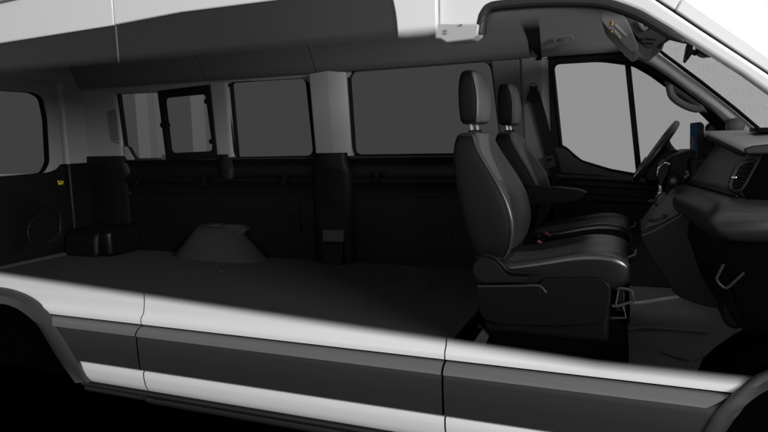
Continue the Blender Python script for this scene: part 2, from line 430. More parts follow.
# passenger door frame and near windscreen pillar (white), black door seal
yA = 0.13
fr_low = [(479, 30), (480, 16), (484, 9), (491, 5), (505, 2), (522, 0), (560, -3), (590, -2), (607, -1), (625, 5), (641, 11.5), (656, 20.5), (669, 28.3), (692, 42.5), (712, 55), (743, 74.5), (768, 92.5), (810, 121)]
fr_up = [(810, 103), (768, 74), (740, 55.5), (700, 29.5), (655, -0.5), (620, -24), (575, -48), (437.8, -52), (437.8, 30)]
fr = MB().prism(xz(fr_low[:7] + [(560, -60), (437.8, -52), (437.8, 30)], yA), 'y', yA, yA + 0.06).build('window_frame', m_paint_up, f_lo, bevel=0.012, seg=3)
MB().prism(xz(fr_low[6:] + fr_up[:7] + [(560, -60)], yA), 'y', yA, yA + 0.06).build('windscreen_pillar', m_paint, VAN, bevel=0.012, seg=3)
for (a, rr, mm, nm) in ((0, 0.016, m_sill, 'door_seal'), (1, 0.008, m_rubber, 'door_seal')):
    off = 6 if a else 2
    pth = [(478 + off, 34), (479.5 + off, 20), (483 + off, 11.5 + a * 2), (492 + a, 6 + a * 4.5), (510, 3.6 + a * 4), (545, 1.2 + a * 4), (580, 1.2 + a * 4), (604, 3.2 + a * 4), (625, 9.5 + a * 4), (641, 16.2 + a * 4), (656, 25.2 + a * 3.5), (669, 33 + a * 2.5), (684, 42 + a)]
    MB().tube(smooth_path([at_y(x, y, yA + 0.01 + 0.035 * a) for x, y in pth], 5), [rr] * 55 + [rr * (1 - k / 7) for k in range(6)], n=10).build(nm, mm, f_lo)
# passenger door glass, only its top is not ghosted
pg = xz([(484, 26), (485, 15), (491, 9.5), (510, 7), (545, 5), (580, 5), (604, 7.5), (622, 12.5), (636, 19), (636, 30), (560, 30), (484, 36)], yA + 0.03)
MB().prism(pg, 'y', yA + 0.03, yA + 0.034).build('door_window', mat('ghosted_door_glass', 0.05, 0.35, 0.3, fade=(2.03, 1.962)), f_lo)
m_inner = mat('inner_pillar_paint', 0.4, 0.45, 0.4, bump=0.03, scale=60)
# solid block of the middle pillar under the ghosted roof rail
bl = xz([(435, 24), (434.5, 38.6), (440.5, 39), (446, 42.6), (472, 39.2), (474.8, 36.8), (477.5, 34.4), (479, 24)], 0.115)
bp = MB().prism(bl, 'y', 0.115, 0.20).build('middle_pillar', m_inner, VAN, bevel=0.006)
for (x, y) in ((445.7, 30.5), (445.7, 33.2), (461, 25)):
    p = at_y(x, y, 0.112); MB().box(p.x - .004, p.x + .004, 0.108, 0.117, p.z - .003, p.z + .003).build('pillar_clip', m_lite, bp)
# outer windscreen pillar band beyond the gap
yB = 0.20
b1 = xz([(685, -1), (700, 9.5), (740, 36.5), (768, 56), (810, 84), (810, 101), (768, 72), (740, 53.5), (700, 27), (675.5, 10.5), (681, 0)], yB)
MB().prism(b1, 'y', yB, yB + 0.05).build('pillar_moulding', m_paint, VAN, bevel=0.014, seg=3)
b2 = xz([(684, -2), (680, 0), (674.5, 9.8), (659, 0), (600, -40), (640, -40)], yB)
MB().prism(b2, 'y', yB, yB + 0.05).build('roof_corner', m_paint, VAN, bevel=0.012, seg=3)
gp = xz([(650, -6), (700, 26), (740, 52), (768, 70.5), (810, 99), (810, 107), (768, 78), (740, 58.5), (700, 32), (650, -1)], yB + 0.02)
MB().prism(gp, 'y', yB + 0.02, yB + 0.03).build('pillar_gap', m_sill, VAN)

# ---- cargo floor
fb = MB().prism([(XR, 0.06), (-0.74, 0.06), (-0.74, 2.05), (XR, 2.05)], 'z', FL - 0.02, FL).build('cargo_floor', m_floor, VAN)
mb = MB(); mb.prism([(XR, FL + 0.003), (XR, FL + 0.02), (XR + 0.05, FL + 0.018), (XR + 0.075, FL + 0.003)], 'y', 0.2, 1.80); mb.build('rear_threshold', mat('threshold_trim', 0.06, 0.5), VAN, bevel=0.004)
for (x, y) in ((221, 272), (318, 277), (427, 286)):
    p = at_z(x, y, FL); mb = MB()
    ring = [(p.x + 0.028 * math.cos(t), p.y + 0.018 * math.sin(t), FL + 0.006) for t in np.linspace(0, 2 * math.pi, 14, endpoint=False)]
    mb.tube(ring, 0.0035, closed=True, n=6); mb.box(p.x - .03, p.x - .012, p.y - .014, p.y + .014, FL + .001, FL + .006)
    mb.build('floor_anchor', m_anchor, VAN)

# ---- far wall: lower black trim with ridge
prof = [(2.06, 1.466), (1.995, 1.472), (1.984, 1.466), (1.988, 1.45), (2.000, 1.435), (2.006, 1.40), (2.004, 1.355), (1.992, 1.325), (1.982, 1.310), (1.981, 1.30), (1.986, 1.287), (1.996, 1.272), (1.998, 1.20), (2.010, 1.197), (2.010, 1.188), (1.998, 1.185), (2.0, 1.0), (2.005, FL), (2.06, FL)]
rings = [[(x, y, z) for y, z in prof] for x in np.linspace(-4.36, -0.52, 24)]
low = MB().loft(rings).build('side_wall_trim', m_black, VAN, angle=50)
# black lower sections of the pillars, with rounded flanks
def stub(pl, pr, y0, ztop=1.507, zbot=1.26, flare=1.0):
    a, b = at_y(*pl, YF - .06).x, at_y(*pr, YF - .06).x
    rings = []
    for z, w, d in ((ztop, 0.0, 0.0), (1.46, 0.004, 0.0), (1.43, 0.012, 0.001), (1.40, 0.026, 0.003), (1.37, 0.045, 0.008), (1.34, 0.05, 0.014), (zbot, 0.05, 0.02)):
        w *= flare; d *= flare
        rings.append([(a - w, 2.05, z), (a - w * .5 + .004, y0 + d + .02, z), (a + .02, y0 + d, z), (b - .03, y0 + d, z), (b + .01 + w * .4, y0 + d + .03, z), (b + w, 2.05, z)])
    return MB().loft(rings)
stub((217, 153), (230, 153), 1.962, zbot=1.315, flare=.3).build('lower_pillar_trim', m_black, VAN, angle=60)
stub((315.5, 153), (347, 153), 1.918, zbot=FL + .01).build('lower_pillar_trim', m_black, VAN, angle=70)
stub((64, 160), (124, 156), 1.968, zbot=FL + .01).build('lower_pillar_trim', m_black, VAN, angle=60)
stub((501, 153), (528, 153), 1.95, zbot=.8).build('lower_pillar_trim', m_black, VAN, angle=60)
# lower column with a pale block near the floor
c0, c1 = at_y(316, 200, 1.93).x, at_y(343, 200, 1.93).x
colm = MB().prism([(c0, 2.03), (c0 + 0.02, 1.934), (c1 - 0.025, 1.934), (c1 + 0.02, 2.03)], 'z', FL, 1.1).build('pillar_column', m_black, VAN, bevel=0.006)
q0, q1 = at_y(322, 236, 1.90).x, at_y(343, 236, 1.90).x
zz0, zz1 = at_y(330, 242, 1.90).z, at_y(330, 230, 1.90).z
MB().prism([(1.945, zz0), (1.90, zz0), (1.915, zz1), (1.945, zz1)], 'x', q0, q1).build('pillar_block', m_house, colm, bevel=0.005)
MB().prism([(1.945, FL), (1.895, FL), (1.90, zz0 - .012), (1.945, zz0 - .012)], 'x', q0, q1 - 0.01).build('pillar_foot', m_black, colm, bevel=0.005)
# rear end of the lower wall: vertical ribs
for px_ in (82, 96):
    x = at_y(px_, 190, 1.985).x; MB().prism(rnd([(x - .006, 1.998), (x - .003, 1.985), (x + .003, 1.985), (x + .006, 1.998)], .002, 2), 'z', 0.98, 1.42).build('trim_rib', m_blackgl, low)
# oval recess outline ahead of the wheel house, panel outlines
pp = [(283, 200), (286, 208), (292, 216), (300, 220), (309, 221)]
MB().tube(smooth_path([at_y(x, y, 1.994) for x, y in pp], 4), 0.003, n=6).build('access_cover_edge', m_blackgl, low)
for px_ in (154, 300, 450):
    x = at_y(px_, 220, 1.995).x; MB().box(x - .002, x + .002, 1.99, 2.0, .9, 1.18).build('panel_joint', m_blackgl, low)

MB().prism([(2.06, 1.455), (1.988, 1.462), (1.986, 1.474), (1.99, 1.477), (2.06, 1.484)], 'x', -3.98, -.80).build('window_sill', m_house, low, bevel=.003)
# tie-down hooks on the ridge
for (hx, hy) in ((138, 181), (204, 181), (284, 179), (376, 176)):
    p = at_y(hx, hy, 1.95); mb = MB()
    mb.prism(rnd([(p.x - .03, p.z + .035), (p.x + .03, p.z + .035), (p.x + .022, p.z - .01), (p.x + .012, p.z - .045), (p.x - .012, p.z - .045), (p.x - .02, p.z)], .008, 3), 'y', 1.955, 1.985)
    mb.tube(smooth_path([(p.x - .03, 1.955, p.z + .03), (p.x - .022, 1.925, p.z - .005), (p.x - .005, 1.915, p.z - .03), (p.x + .008, 1.925, p.z - .02), (p.x + .022, 1.93, p.z + .022), (p.x + .05, 1.95, p.z + .03)], 4), 0.007, n=8)
    mb.build('tie_down_hook', m_blackgl, VAN, bevel=0.003)

# wheel house box on the floor
wb = [at_z(167, 259, FL), at_z(252, 263, FL), at_z(275, 254, FL)]
y0 = (wb[0].y + wb[1].y) / 2
xa, xb_ = wb[0].x, wb[1].x
t0, t1 = at_y(190, 231, y0 + .10), at_y(221, 236.5, y0 + .10)
ztop = 0.5 * (t0.z + t1.z) + .02
r_bot = [(xa - .07, y0 - .03, FL - .02), (xb_ - .02, y0 - .03, FL - .02), (xb_ + .07, y0 + .03, FL - .02), (xb_ + .12, 2.06, FL - .02), (xa - .16, 2.06, FL - .02)]
def mixr(a, b, t): return [tuple(np.array(p) * (1 - t) + np.array(q) * t) for p, q in zip(a, b)]
tb = at_y(240, 226, 1.95)
r_top = [(t0.x, y0 + .10, ztop), (t1.x - .02, y0 + .10, ztop), (t1.x + .05, y0 + .16, ztop + .01), (tb.x, 2.02, ztop + .03), (t0.x - .03, 2.02, ztop + .03)]
r_t2 = [(x * .9 + (t0.x + t1.x) * .05, y + .03 if y < 2 else y, z + .022) for x, y, z in r_top]
wh = MB().loft([r_bot, mixr(r_bot, r_top, .02), mixr(r_bot, r_top, .5), mixr(r_bot, r_top, .92), mixr(r_top, r_t2, .9), [(x * .8 + .2 * (t0.x + t1.x) / 2, y * .8 + .2 * 1.95, z) for x, y, z in r_t2]]).build('wheel_house', m_house, VAN, sub=2)
# capping along the top of the wheel house with its notch
cp = xz([(194, 231), (204, 226), (213, 224), (219, 224), (222, 226.5), (226, 224), (240, 225), (246, 230), (240, 236), (200, 236)], 1.93)
MB().prism(cp, 'y', 1.93, 2.0).build('wheel_house_cap', m_house, wh, bevel=0.006)

# corner storage box
cb = [at_z(66, 257, FL), at_z(98, 258, FL), at_z(120, 250, FL)]
yb = cb[1].y
zt = at_y(90, 232, yb).z
sec = rnd([(yb, FL), (yb + .015, zt), (2.02, zt + .02), (2.02, FL)], [0, .09, 0, 0], 6)
MB().prism(sec, 'x', XR + .07, cb[1].x - .02).build('corner_box', m_black, VAN, bevel=0.03, seg=4)
sec2 = rnd([(yb + .03, FL), (yb + .03, zt + .01), (2.02, zt + .03), (2.02, FL)], [0, .05, 0, 0], 4)
MB().prism(sec2, 'x', cb[1].x - .015, cb[1].x + .10).build('corner_box', m_blackgl, VAN, bevel=0.04, seg=4)

# ---- far wall: upper grey pillars
def pillar(left, right, y0, m=m_grey, chamfer=0.0, top=None):
    """left / right: two picture points (top, bottom) of each flank on the wall"""
    lt, lb = at_y(*left[0], y0), at_y(*left[1], y0); rt, rb = at_y(*right[0], y0), at_y(*right[1], y0)
    rings = []
    for t in (0, .25, .5, .75, 1):
        l = lt.lerp(lb, t); r = rt.lerp(rb, t); c = chamfer
        e = .012
        rings.append([(l.x, 2.05, l.z), (l.x, y0 + e, l.z), (l.x + e * .3, y0 + e * .3, l.z), (l.x + e, y0, l.z), (l.x + .02, y0, l.z), (r.x - c - .045, y0, r.z), (r.x - c - .03, y0 + .003, r.z), (r.x - .022, y0 + c * .4 + .010, r.z), (r.x - .009, y0 + c * .4 + .022, r.z), (r.x, y0 + c * .4 + .040, r.z), (r.x + .002, 2.05, r.z)])
    return MB().loft(rings)
pillar(((62, 92), (70, 164)), ((115.5, 91), (124.5, 160)), 1.985).build('pillar_trim', m_grey, VAN, angle=50)
pillar(((209, 82), (217, 158)), ((227.5, 82), (234, 157)), 1.975).build('pillar_trim', m_grey, VAN, angle=50)
pillar(((308, 74), (315.5, 157)), ((343.5, 70), (349.5, 156)), 1.93, chamfer=0.09).build('pillar_trim', m_grey, VAN, angle=50)
pillar(((490, 56), (501, 153.5)), ((523, 54), (530, 153)), 1.96).build('pillar_trim', m_cove, VAN, angle=50)
# blind corner curve beside the slider window
MB().prism(xz([(123, 146), (126, 147), (130, 154), (134, 160), (127, 160), (124, 156)], 1.985), 'y', 1.985, 2.05).build('pillar_foot_curve', m_grey, VAN, bevel=0.005)
# header strip above the windows
hs = xz([(57, 96), (118, 94), (150, 92.5), (212, 86.5), (228, 85), (232, 82.5), (302, 78), (310, 84), (330, 84), (348, 78), (352, 71.5), (482, 61.5), (491, 65), (498, 75), (530, 70), (530, 50), (340, 60), (210, 74), (100, 84), (57, 88)], 1.99)
MB().prism(hs, 'y', 1.99, 2.05).build('window_header', m_header, VAN, bevel=0.01, seg=3)
# ventilation grille in the rear pillar
vg = rnd(xz([(107, 111), (116, 109), (120, 144), (111, 141)], 1.983), 0.015, 4)
vent = MB().prism(vg, 'y', 1.978, 1.99).build('pillar_vent', m_bpil, VAN, bevel=.003)
mb = MB()
for i in range(11):
    y = 112.5 + i * 2.7; a = at_y(108.5 + i * .3, y, 1.975); b = at_y(117 + i * .25, y - .4, 1.975)
    mb.prism([(a.x, a.z), (b.x, b.z), (b.x, b.z + .006), (a.x, a.z + .006)], 'y', 1.972, 1.98)
mb.build('vent_slats', m_cove, vent)

# ---- far windows
def ring_path(pts2, y): return [(x, y, z) for x, z in pts2]
def window(outline, r, name='window', tint=m_tint, seal=0.008, yw=2.0):
    o2 = rnd(xz(outline, yw), r, 6)
    w = MB().tube(ring_path(o2, yw), seal, closed=True, n=8).build(name, m_rubber, VAN)
    MB().prism(o2, 'y', yw + .004, yw + .008).build('pane', tint, w)
    xs, zs = [p[0] for p in o2], [p[1] for p in o2]
    e = .045; plate('surround', [(min(xs) - e, min(zs) - e), (max(xs) + e, min(zs) - e), (max(xs) + e, max(zs) + e), (min(xs) - e, max(zs) + e)], [o2], 'y', yw + .012, yw + .03, m_rubber, w)
    return w
window([(227, 82.5), (306, 75.8), (314.5, 156.5), (235, 158)], 0.07)
window([(347, 70.8), (491, 59.5), (502.5, 153.6), (353.5, 155.6)], 0.08)
# sliding window at the rear: fixed pane, moving pane in a black frame
so = rnd(xz([(117.5, 92.5), (158, 90.5), (167, 160.5), (133.5, 161.8), (125.5, 151)], 2.0), [.01, .03, .01, .02, .03], 4)
sw = MB().tube(ring_path(so, 2.0), 0.006, closed=True, n=8).build('sliding_window', m_rubber, VAN)
xa0, xa1 = -4.0 - BASE['van'].x, -3.55 - BASE['van'].x
xL = at_y(119, 110, 2.0).x - BASE['van'].x; xRr = at_y(163, 120, 2.0).x - BASE['van'].x
MB().prism(so, 'y', 2.004, 2.008).build('pane', glass('privacy_glass_painted_reflection', .22, bands=(xL, xRr, ((.38, .295), (.66, .265), (.82, .28)))), sw)  # bands stand for reflections, painted into the fixed pane
fo_ = rnd(xz([(158, 91), (209.5, 84.5), (218, 155), (216, 158.5), (167, 160.5)], 1.99), .02, 4)
fi_ = rnd(xz([(164.5, 98), (206, 94), (213.5, 151), (171, 153)], 1.99), .04, 5)
plate('sash', fo_, [fi_], 'y', 1.978, 2.012, m_rubber, sw, bevel=0.004)
xL = at_y(166, 110, 2.0).x - BASE['van'].x; xRr = at_y(211, 120, 2.0).x - BASE['van'].x
MB().prism(fi_, 'y', 2.001, 2.005).build('pane', glass('sliding_glass_painted_reflection', .22, bands=(xL, xRr, ((.56, .29), (.86, .245)))), sw)  # reflection streaks painted into the moving pane's tint
p = at_y(165.5, 125, 1.975)
mb = MB()
for dx in (-.022, .022): mb.prism(rnd([(p.x + dx + .022 * math.cos(t), p.z + .024 * math.sin(t)) for t in np.linspace(0, 6.283, 8, endpoint=False)], .006, 2), 'y', 1.955, 1.985)
mb.build('latch', m_rubber, sw, bevel=.004)
for (x, y) in ((206.5, 101.5), (211.5, 141.5)):
    p = at_y(x, y, 1.985); MB().prism([(p.x + .016 * math.cos(t), p.z + .02 * math.sin(t)) for t in np.linspace(0, 6.283, 10, endpoint=False)], 'y', 1.97, 1.99).build('stop', m_rubber, sw, bevel=.003)
p = at_y(164, 157, 1.99); MB().box(p.x - .018, p.x + .018, 1.985, 2.0, p.z - .02, p.z + .02).build('catch', m_cons, sw)

# ---- cove panels (headliner edge) with joints
def cove(x0, x1, m, n=6, skew=0.10):
    pr = [(1.975, 2.095), (1.955, 2.075), (1.94, 2.08), (1.915, 2.12), (1.86, 2.21), (1.78, 2.31), (1.66, 2.40), (1.50, 2.45), (1.30, 2.47), (1.30, 2.49), (1.55, 2.49), (1.95, 2.40), (2.04, 2.2)]
    rings = []
    for k in range(n + 1):
        t = k / n; rings.append([(x0 + (x1 - x0) * t, y, z) for y, z in pr])
    return MB().loft(rings)
j1 = at_y(207, 79, 1.95).x; j2 = at_y(316.5, 69, 1.95).x
cove(-4.36, j1 - .004, m_cove).build('headliner_edge', m_cove, VAN, angle=50)
cove(j1 + .004, j2 - .004, m_cove).build('headliner_edge', m_cove, VAN, angle=50)
cove(j2 + .004, -0.62, m_cove).build('headliner_edge', m_cove, VAN, angle=50)
# black gap with its jagged edge, then the front headliner
gpr = [(1.952, 2.06), (1.936, 2.08), (1.911, 2.118), (1.856, 2.207), (1.776, 2.307), (1.656, 2.397)]
gxl = [-.585, -.565, -.60, -.625, -.655, -.65]
mb = MB(); mb.loft([[(xl, y, z), (-.545, y, z), (-.545, y + .01, z + .01), (xl, y + .01, z + .01)] for (y, z), xl in zip(gpr, gxl)])
mb.build('headliner_gap', m_rubber, VAN, smooth=False)
cove(-0.55, 0.06, m_head).build('front_headliner', m_head, VAN, angle=50)
rc = rnd(xz([(554, 38), (572, 35.5), (573, 42.5), (555, 44.5)], 1.83), .02, 4)
MB().tube([(x, 1.83, z) for x, z in rc], .006, closed=True, n=8).build('headliner_recess', m_head, VAN)
rbox(-4.40, -0.10, 0.16, 1.40, 2.47, 2.49).build('headliner', m_head, VAN)

# ---- rear doors
def rear_door(flip):
    fy = (lambda y: 2.10 - y) if flip else (lambda y: y)
    def P(pts): return [(fy(y), z) for y, z in pts]
    X = XR
    wo = P(rnd(yz([(-30, 86.5), (34, 91), (44, 97), (48.5, 118), (51, 163), (45, 174.5), (-40, 178)], X), .04, 4))
    if flip: wo = wo[::-1]
    y1 = at_x(62, 140, X).y; zb = at_x(55, 165, X).z
    outer = P([(1.06, FL + .01), (y1, FL + .01), (y1, 2.16), (1.06, 2.16)])
    ymin = min(a for a, b in wo); 
    if not flip: wo = [(max(a, 1.11), b) for a, b in wo]
    else: wo = [(min(a, 0.99), b) for a, b in wo]
    d = plate('rear_door', outer, [wo], 'x', X - .06, X, m_grey, VAN, bevel=.012)
    MB().tube([(X - .018, a, b) for a, b in wo], .005, closed=True, n=8).build('window_seal', m_rubber, d)
    MB().prism(wo, 'x', X - .022, X - .018).build('pane', m_tint, d)
    ys = sorted((fy(1.05), fy(y1)))
    # lower black trim with rising shoulder and a pocket
    tl = P(rnd([(1.06, FL + .02), (y1, FL + .02), (y1, zb + .005), (y1 - .05, zb + .005), (y1 - .08, zb - .03), (y1 - .16, zb - .055), (1.06, zb - .06)], [.01, .01, 0, .03, .05, .05, 0], 4))
    pk = P(rnd(yz([(24, 227), (34, 215), (50, 208.5), (57, 212), (57.5, 234), (50, 241), (27, 245)], X), .09, 6))
    plate('door_trim', tl, [pk], 'x', X + .002, X + .03, m_black, d, bevel=.008)
    MB().prism(pk, 'x', X + .001, X + .006).build('pocket_floor', m_black, d)
    MB().tube([(X + .03, a, b) for a, b in pk], .005, closed=True, n=8).build('pocket_rim', m_rim, d)
    if not flip:
        q = yz([(56.5, 179.5), (64.5, 178.5), (64.8, 185), (56.8, 185.8)], X + .035)
        l = MB().prism(q, 'x', X + .03, X + .034).build('warning_label', m_rubber, d)
        mb = MB()
        for pts in ([(57.8, 180.6), (59.2, 180.4), (59.3, 182.4), (57.9, 182.5)], [(58.6, 182.8), (60.4, 182.6), (60.4, 184.6), (58.6, 184.7)], [(60.6, 180.3), (61.2, 180.2), (61.3, 184.4), (60.7, 184.5)], [(61.8, 181.2), (63.6, 180.9), (63.6, 182.2), (61.8, 182.4)], [(62, 183), (63.2, 182.8), (63.2, 184.2), (62, 184.3)]):
            mb.prism(yz(pts, X + .036), 'x', X + .034, X + .036)
        mb.build('yellow_symbols', m_yellow, l)
    return d
rear_door(False); rear_door(True)
# rear corner post and header
yp = at_x(62.5, 140, XR).y
zbk = at_x(60, 163, XR).z
rbox(XR - .05, XR + .03, yp + .006, 2.05, zbk - .03, 2.2).build('rear_post', m_grey, VAN, bevel=.02, seg=3)
rbox(XR - .05, XR + .035, yp + .006, 2.05, FL, zbk - .002).build('rear_post_trim', m_black, VAN, bevel=.02, seg=3)
MB().prism([(XR - .05, 2.12), (XR + .03, 2.12), (XR + .06, 2.25), (XR + .22, 2.42), (XR + .22, 2.48), (XR - .05, 2.48)], 'y', .2, 1.93).build('rear_header', m_grey, VAN, bevel=.02)

# ---- driver door on the far side
XD0 = at_y(549, 140, YF).x
win = rnd(xz([(552.5, 63), (600, 60.2), (633, 64.5), (650, 74), (668, 87), (700, 111), (716, 127), (724, 142), (728, 165), (650, 178), (637, 175.2), (610, 170.3), (581, 161.5), (573, 155), (566, 148.6), (561, 146)], 2.0), [.05, .05, .03, .03, .02, .02, .03, .03, .03, .01, .01, .02, .02, .02, .02, .01], 5)
dout = [(XD0, 0.74), (0.72, 0.74), (0.72, 1.42)] + xz([(742, 146), (733, 126), (716, 112), (700, 98), (668, 70), (640, 44), (600, 40), (552, 44)], 2.0) + [(XD0 - .02, 2.06)]
dd = plate('driver_door', dout, [win], 'y', 2.0, 2.06, m_dashdark, VAN, bevel=.006)
MB().tube([(x, 2.0, z) for x, z in win], .011, closed=True, n=8).build('window_seal', m_rubber, dd)
MB().prism(win, 'y', 2.03, 2.034).build('pane', m_clear, dd)
MB().prism(xz([(624.5, 61), (630.5, 61.5), (642.5, 178), (636.5, 178)], 1.99), 'y', 1.99, 2.025).build('window_divider', m_rubber, dd, bevel=.003)
# grey triangular trim under the window line and pale belt line
MB().prism(xz([(552.5, 147.5), (561, 147.5), (567, 151), (574, 157.5), (582, 163), (610, 171.8), (640, 177.5), (632, 179.5), (600, 176), (557, 173)], 1.965), 'y', 1.965, 1.998).build('window_trim', m_house, dd, bevel=.006, seg=3)
MB().prism(xz([(555, 173.5), (600, 176.5), (650, 180), (720, 183), (722, 188), (650, 184.5), (600, 180.5), (556, 178.5)], 1.93), 'y', 1.93, 1.998).build('belt_rail', m_house, dd, bevel=.012, seg=3)
p = at_y(573.5, 156, 1.96); MB().tube([(p.x, 1.98, p.z - .02), (p.x, 1.98, p.z + .012)], .006).build('lock_pin', m_rubber, dd)
MB().prism(rnd(xz([(556, 184), (650, 190), (735, 194), (735, 290), (560, 285)], 1.95), .03, 4), 'y', 1.95, 1.998).build('door_panel', m_dashdark, dd, bevel=.015, seg=3)
MB().prism(xz([(570, 193.5), (640, 197), (700, 199), (700, 206), (640, 204), (590, 202)], 1.90), 'y', 1.90, 1.95).build('armrest', m_dashdark, dd, bevel=.012, seg=3)
MB().prism(xz([(646, 202), (652, 198.5), (660, 203)], 1.89), 'y', 1.885, 1.90).build('door_handle', m_cons, dd, bevel=.003)
# exterior mirror seen through the glass
dm = MB().prism(rnd(xz([(706, 125), (714, 121), (721, 125), (722, 141), (706, 140)], 2.22), .04, 5), 'y', 2.22, 2.32).build('door_mirror', m_rubber, VAN, bevel=.02, seg=3)
MB().prism(rnd(xz([(708, 127.5), (713.5, 124.5), (716.5, 127), (717, 138.5), (708, 138)], 2.21), .03, 4), 'y', 2.212, 2.218).build('mirror_glass', m_house, dm)
# front trim of the middle pillar on the far side
pillar(((520, 58), (525, 175)), ((547, 57), (551, 178)), 1.955).build('pillar_trim', m_bpil, VAN, angle=50)
pillar(((520, 176), (526, 270)), ((551, 176), (558, 270)), 1.945).build('lower_pillar_trim', m_black, VAN, angle=50)
p = at_y(533, 83.5, 1.952); MB().box(p.x - .02, p.x + .02, 1.95, 1.956, p.z - .002, p.z + .002).build('pillar_slot', m_rubber, VAN)

# ---- far windscreen pillar, windscreen
ap = [(646, 34), (655, 46), (660, 51), (668, 56), (700, 80), (735, 107.5), (768, 135.5), (800, 162), (800, 190), (748, 150), (735, 128), (718, 113), (700, 99), (668, 74.5), (652, 64), (636, 56.5), (622, 54)]
pil = MB().prism(xz(ap, 1.86), 'y', 1.86, 2.02).build('windscreen_pillar_trim', m_pale, VAN, bevel=.02, seg=3)
MB().prism(xz([(740, 142), (726, 124), (708, 106), (690, 92), (694, 91), (712, 104), (735, 122), (752, 142)], 1.845), 'y', 1.845, 1.862).build('pillar_insert', m_cons, pil, bevel=.008)
tw = at_y(736, 126, 1.80)
mb = MB(); mb.loft([[(tw.x + r * math.cos(t), 1.86 - d, tw.z + r * math.sin(t)) for t in np.linspace(0, 6.283, 16, endpoint=False)] for r, d in ((.045, 0), (.045, .05), (.035, .065), (.01, .07))])
mb.build('tweeter', m_cons, pil, angle=60)
MB().prism(rnd(xz([(634, 42), (645, 40), (668, 36), (664, 42), (657, 47), (656, 53), (650, 60), (640, 58), (628, 53)], 1.78), .02, 3), 'y', 1.78, 1.9).build('header_trim', m_cons, VAN, bevel=.012, seg=3)
# grab handle
gh = [(669, 85), (672, 96), (682, 104), (695, 109), (703, 107.5)]
MB().tube(smooth_path([at_y(x, y, 1.80) for x, y in gh], 6), [.012] + [.02] * 23 + [.014], n=10).build('grab_handle', m_cons, VAN)
MB().prism(xz([(664, 80), (672, 84), (705, 107), (708, 113), (700, 112), (668, 90)], 1.835), 'y', 1.835, 1.865).build('grab_handle_mount', m_house, VAN, bevel=.008)
MB().prism(xz([(675, 93), (678, 93), (694, 104), (692, 106), (681, 101)], 1.79), 'y', 1.80, 1.83).build('handle_gap', m_rubber, VAN)
wsf = [at_y(x, y, 1.84) for x, y in [(650, 44), (768, 140), (830, 193)]]
MB().tube([at_y(x, y, 1.835) for x, y in [(664, 40), (659.5, 46), (660, 51), (665, 55), (700, 81), (735, 108.5), (768, 136.5), (800, 163)]], .010, n=8).build('windscreen_seal', m_rubber, VAN)
A0, A1 = wsf[0], wsf[2]
B0, B1 = Vector((A0.x - .03, .22, A0.z + .0)), Vector((A1.x - .03, .22, A1.z))
n_ = 8; vs = []; fs = []
for i in range(n_ + 1):
    for j in range(n_ + 1):
        u, v = i / n_, j / n_; q = A0.lerp(A1, u).lerp(B0.lerp(B1, u), v); q.x += .10 * math.sin(math.pi * v); vs.append(tuple(q))
for i in range(n_):
    for j in range(n_):
        a = i * (n_ + 1) + j; fs.append((a, a + 1, a + n_ + 2, a + n_ + 1))
ws = MB().poly(vs, fs).build('windscreen', m_shield, VAN)
# dark shade band at the top of the windscreen
MB().prism(xz([(657, 22), (694, 41), (698, 45), (690, 43.5), (680, 41.5), (670, 39), (664, 43), (660, 49), (657, 47), (661, 36)], 1.2), 'y', 1.2, 1.24).build('windscreen_header', m_rubber, VAN)
# rear view mirror
rm = MB()
rm.prism(rnd(xz([(688, 41), (692.5, 42), (691, 56), (687, 61), (684.5, 60)], 0.95), .012, 4), 'y', .88, 1.06)
rmo = rm.build('rear_view_mirror', m_rubber, VAN, bevel=.012, seg=3)
MB().tube([at_y(690, 51, .95), at_y(695, 53, .97), at_y(700, 50, 1.0)], .012, n=8).build('mirror_arm', m_rubber, rmo)
MB().prism(rnd(xz([(694, 52), (700, 50), (709, 52.5), (714, 56), (702, 57)], 1.0), .01, 3), 'y', .95, 1.05).build('sensor_housing', m_dashdark, rmo, bevel=.01)
MB().prism(xz([(695, 45), (698.5, 44.5), (699.5, 49.5), (695.5, 50)], .97), 'y', .95, .98).build('mirror_bracket', m_lite, rmo, bevel=.003)

# ---- overhead console with switches, visor mount
oc = MB().prism(rnd(xz([(601, 10), (613, 9), (624, 15), (630, 26), (637, 43), (639, 49.5), (632, 53.5), (618, 40), (605, 26), (600, 19)], .95), .02, 3), 'y', .95, 1.35).build('overhead_console', m_cons, VAN, bevel=.006, seg=3)
def on_oc(pts, name, m, d=.004):
    MB().prism(xz(pts, .948), 'y', .95 - d, .95).build(name, m, oc)
on_oc([(614.5, 25.5), (616.5, 24), (628, 35), (626, 37)], 'switch_strip', m_lite)
on_oc([(614, 31.5), (615.5, 30), (622, 37.5), (620.5, 39.5)], 'switch_strip', m_lite)
for (x, y, m) in ((612.5, 22.5, m_yellow), (612.3, 24.6, m_yellow), (612.8, 21.4, m_orange), (613, 30, m_orange), (616.8, 34.8, m_orange), (619.5, 37.5, m_yellow), (612, 31.8, m_yellow)):
    on_oc([(x - .7, y - .6), (x + .7, y - .6), (x + .7, y + .6), (x - .7, y + .6)], 'switch', m, .008)
vz = MB().prism(rnd(xz([(617, 9), (628, 13), (645, 23), (668, 33), (666, 39), (655, 47), (648, 49), (640, 40), (634, 34), (626, 22), (617, 17)], 1.15), .02, 3), 'y', 1.15, 1.6).build('sun_visor', m_house, VAN, bevel=.012, seg=3)
for q in ([(645, 38), (655, 39), (655.5, 40.5), (645, 39.5)], [(640, 39), (643, 38), (643, 40), (640, 41)], [(645, 42), (654, 43.2), (653, 44.6), (645, 43.5)]):
    MB().prism(xz(q, 1.148), 'y', 1.144, 1.152).build('slot', m_rubber, vz)
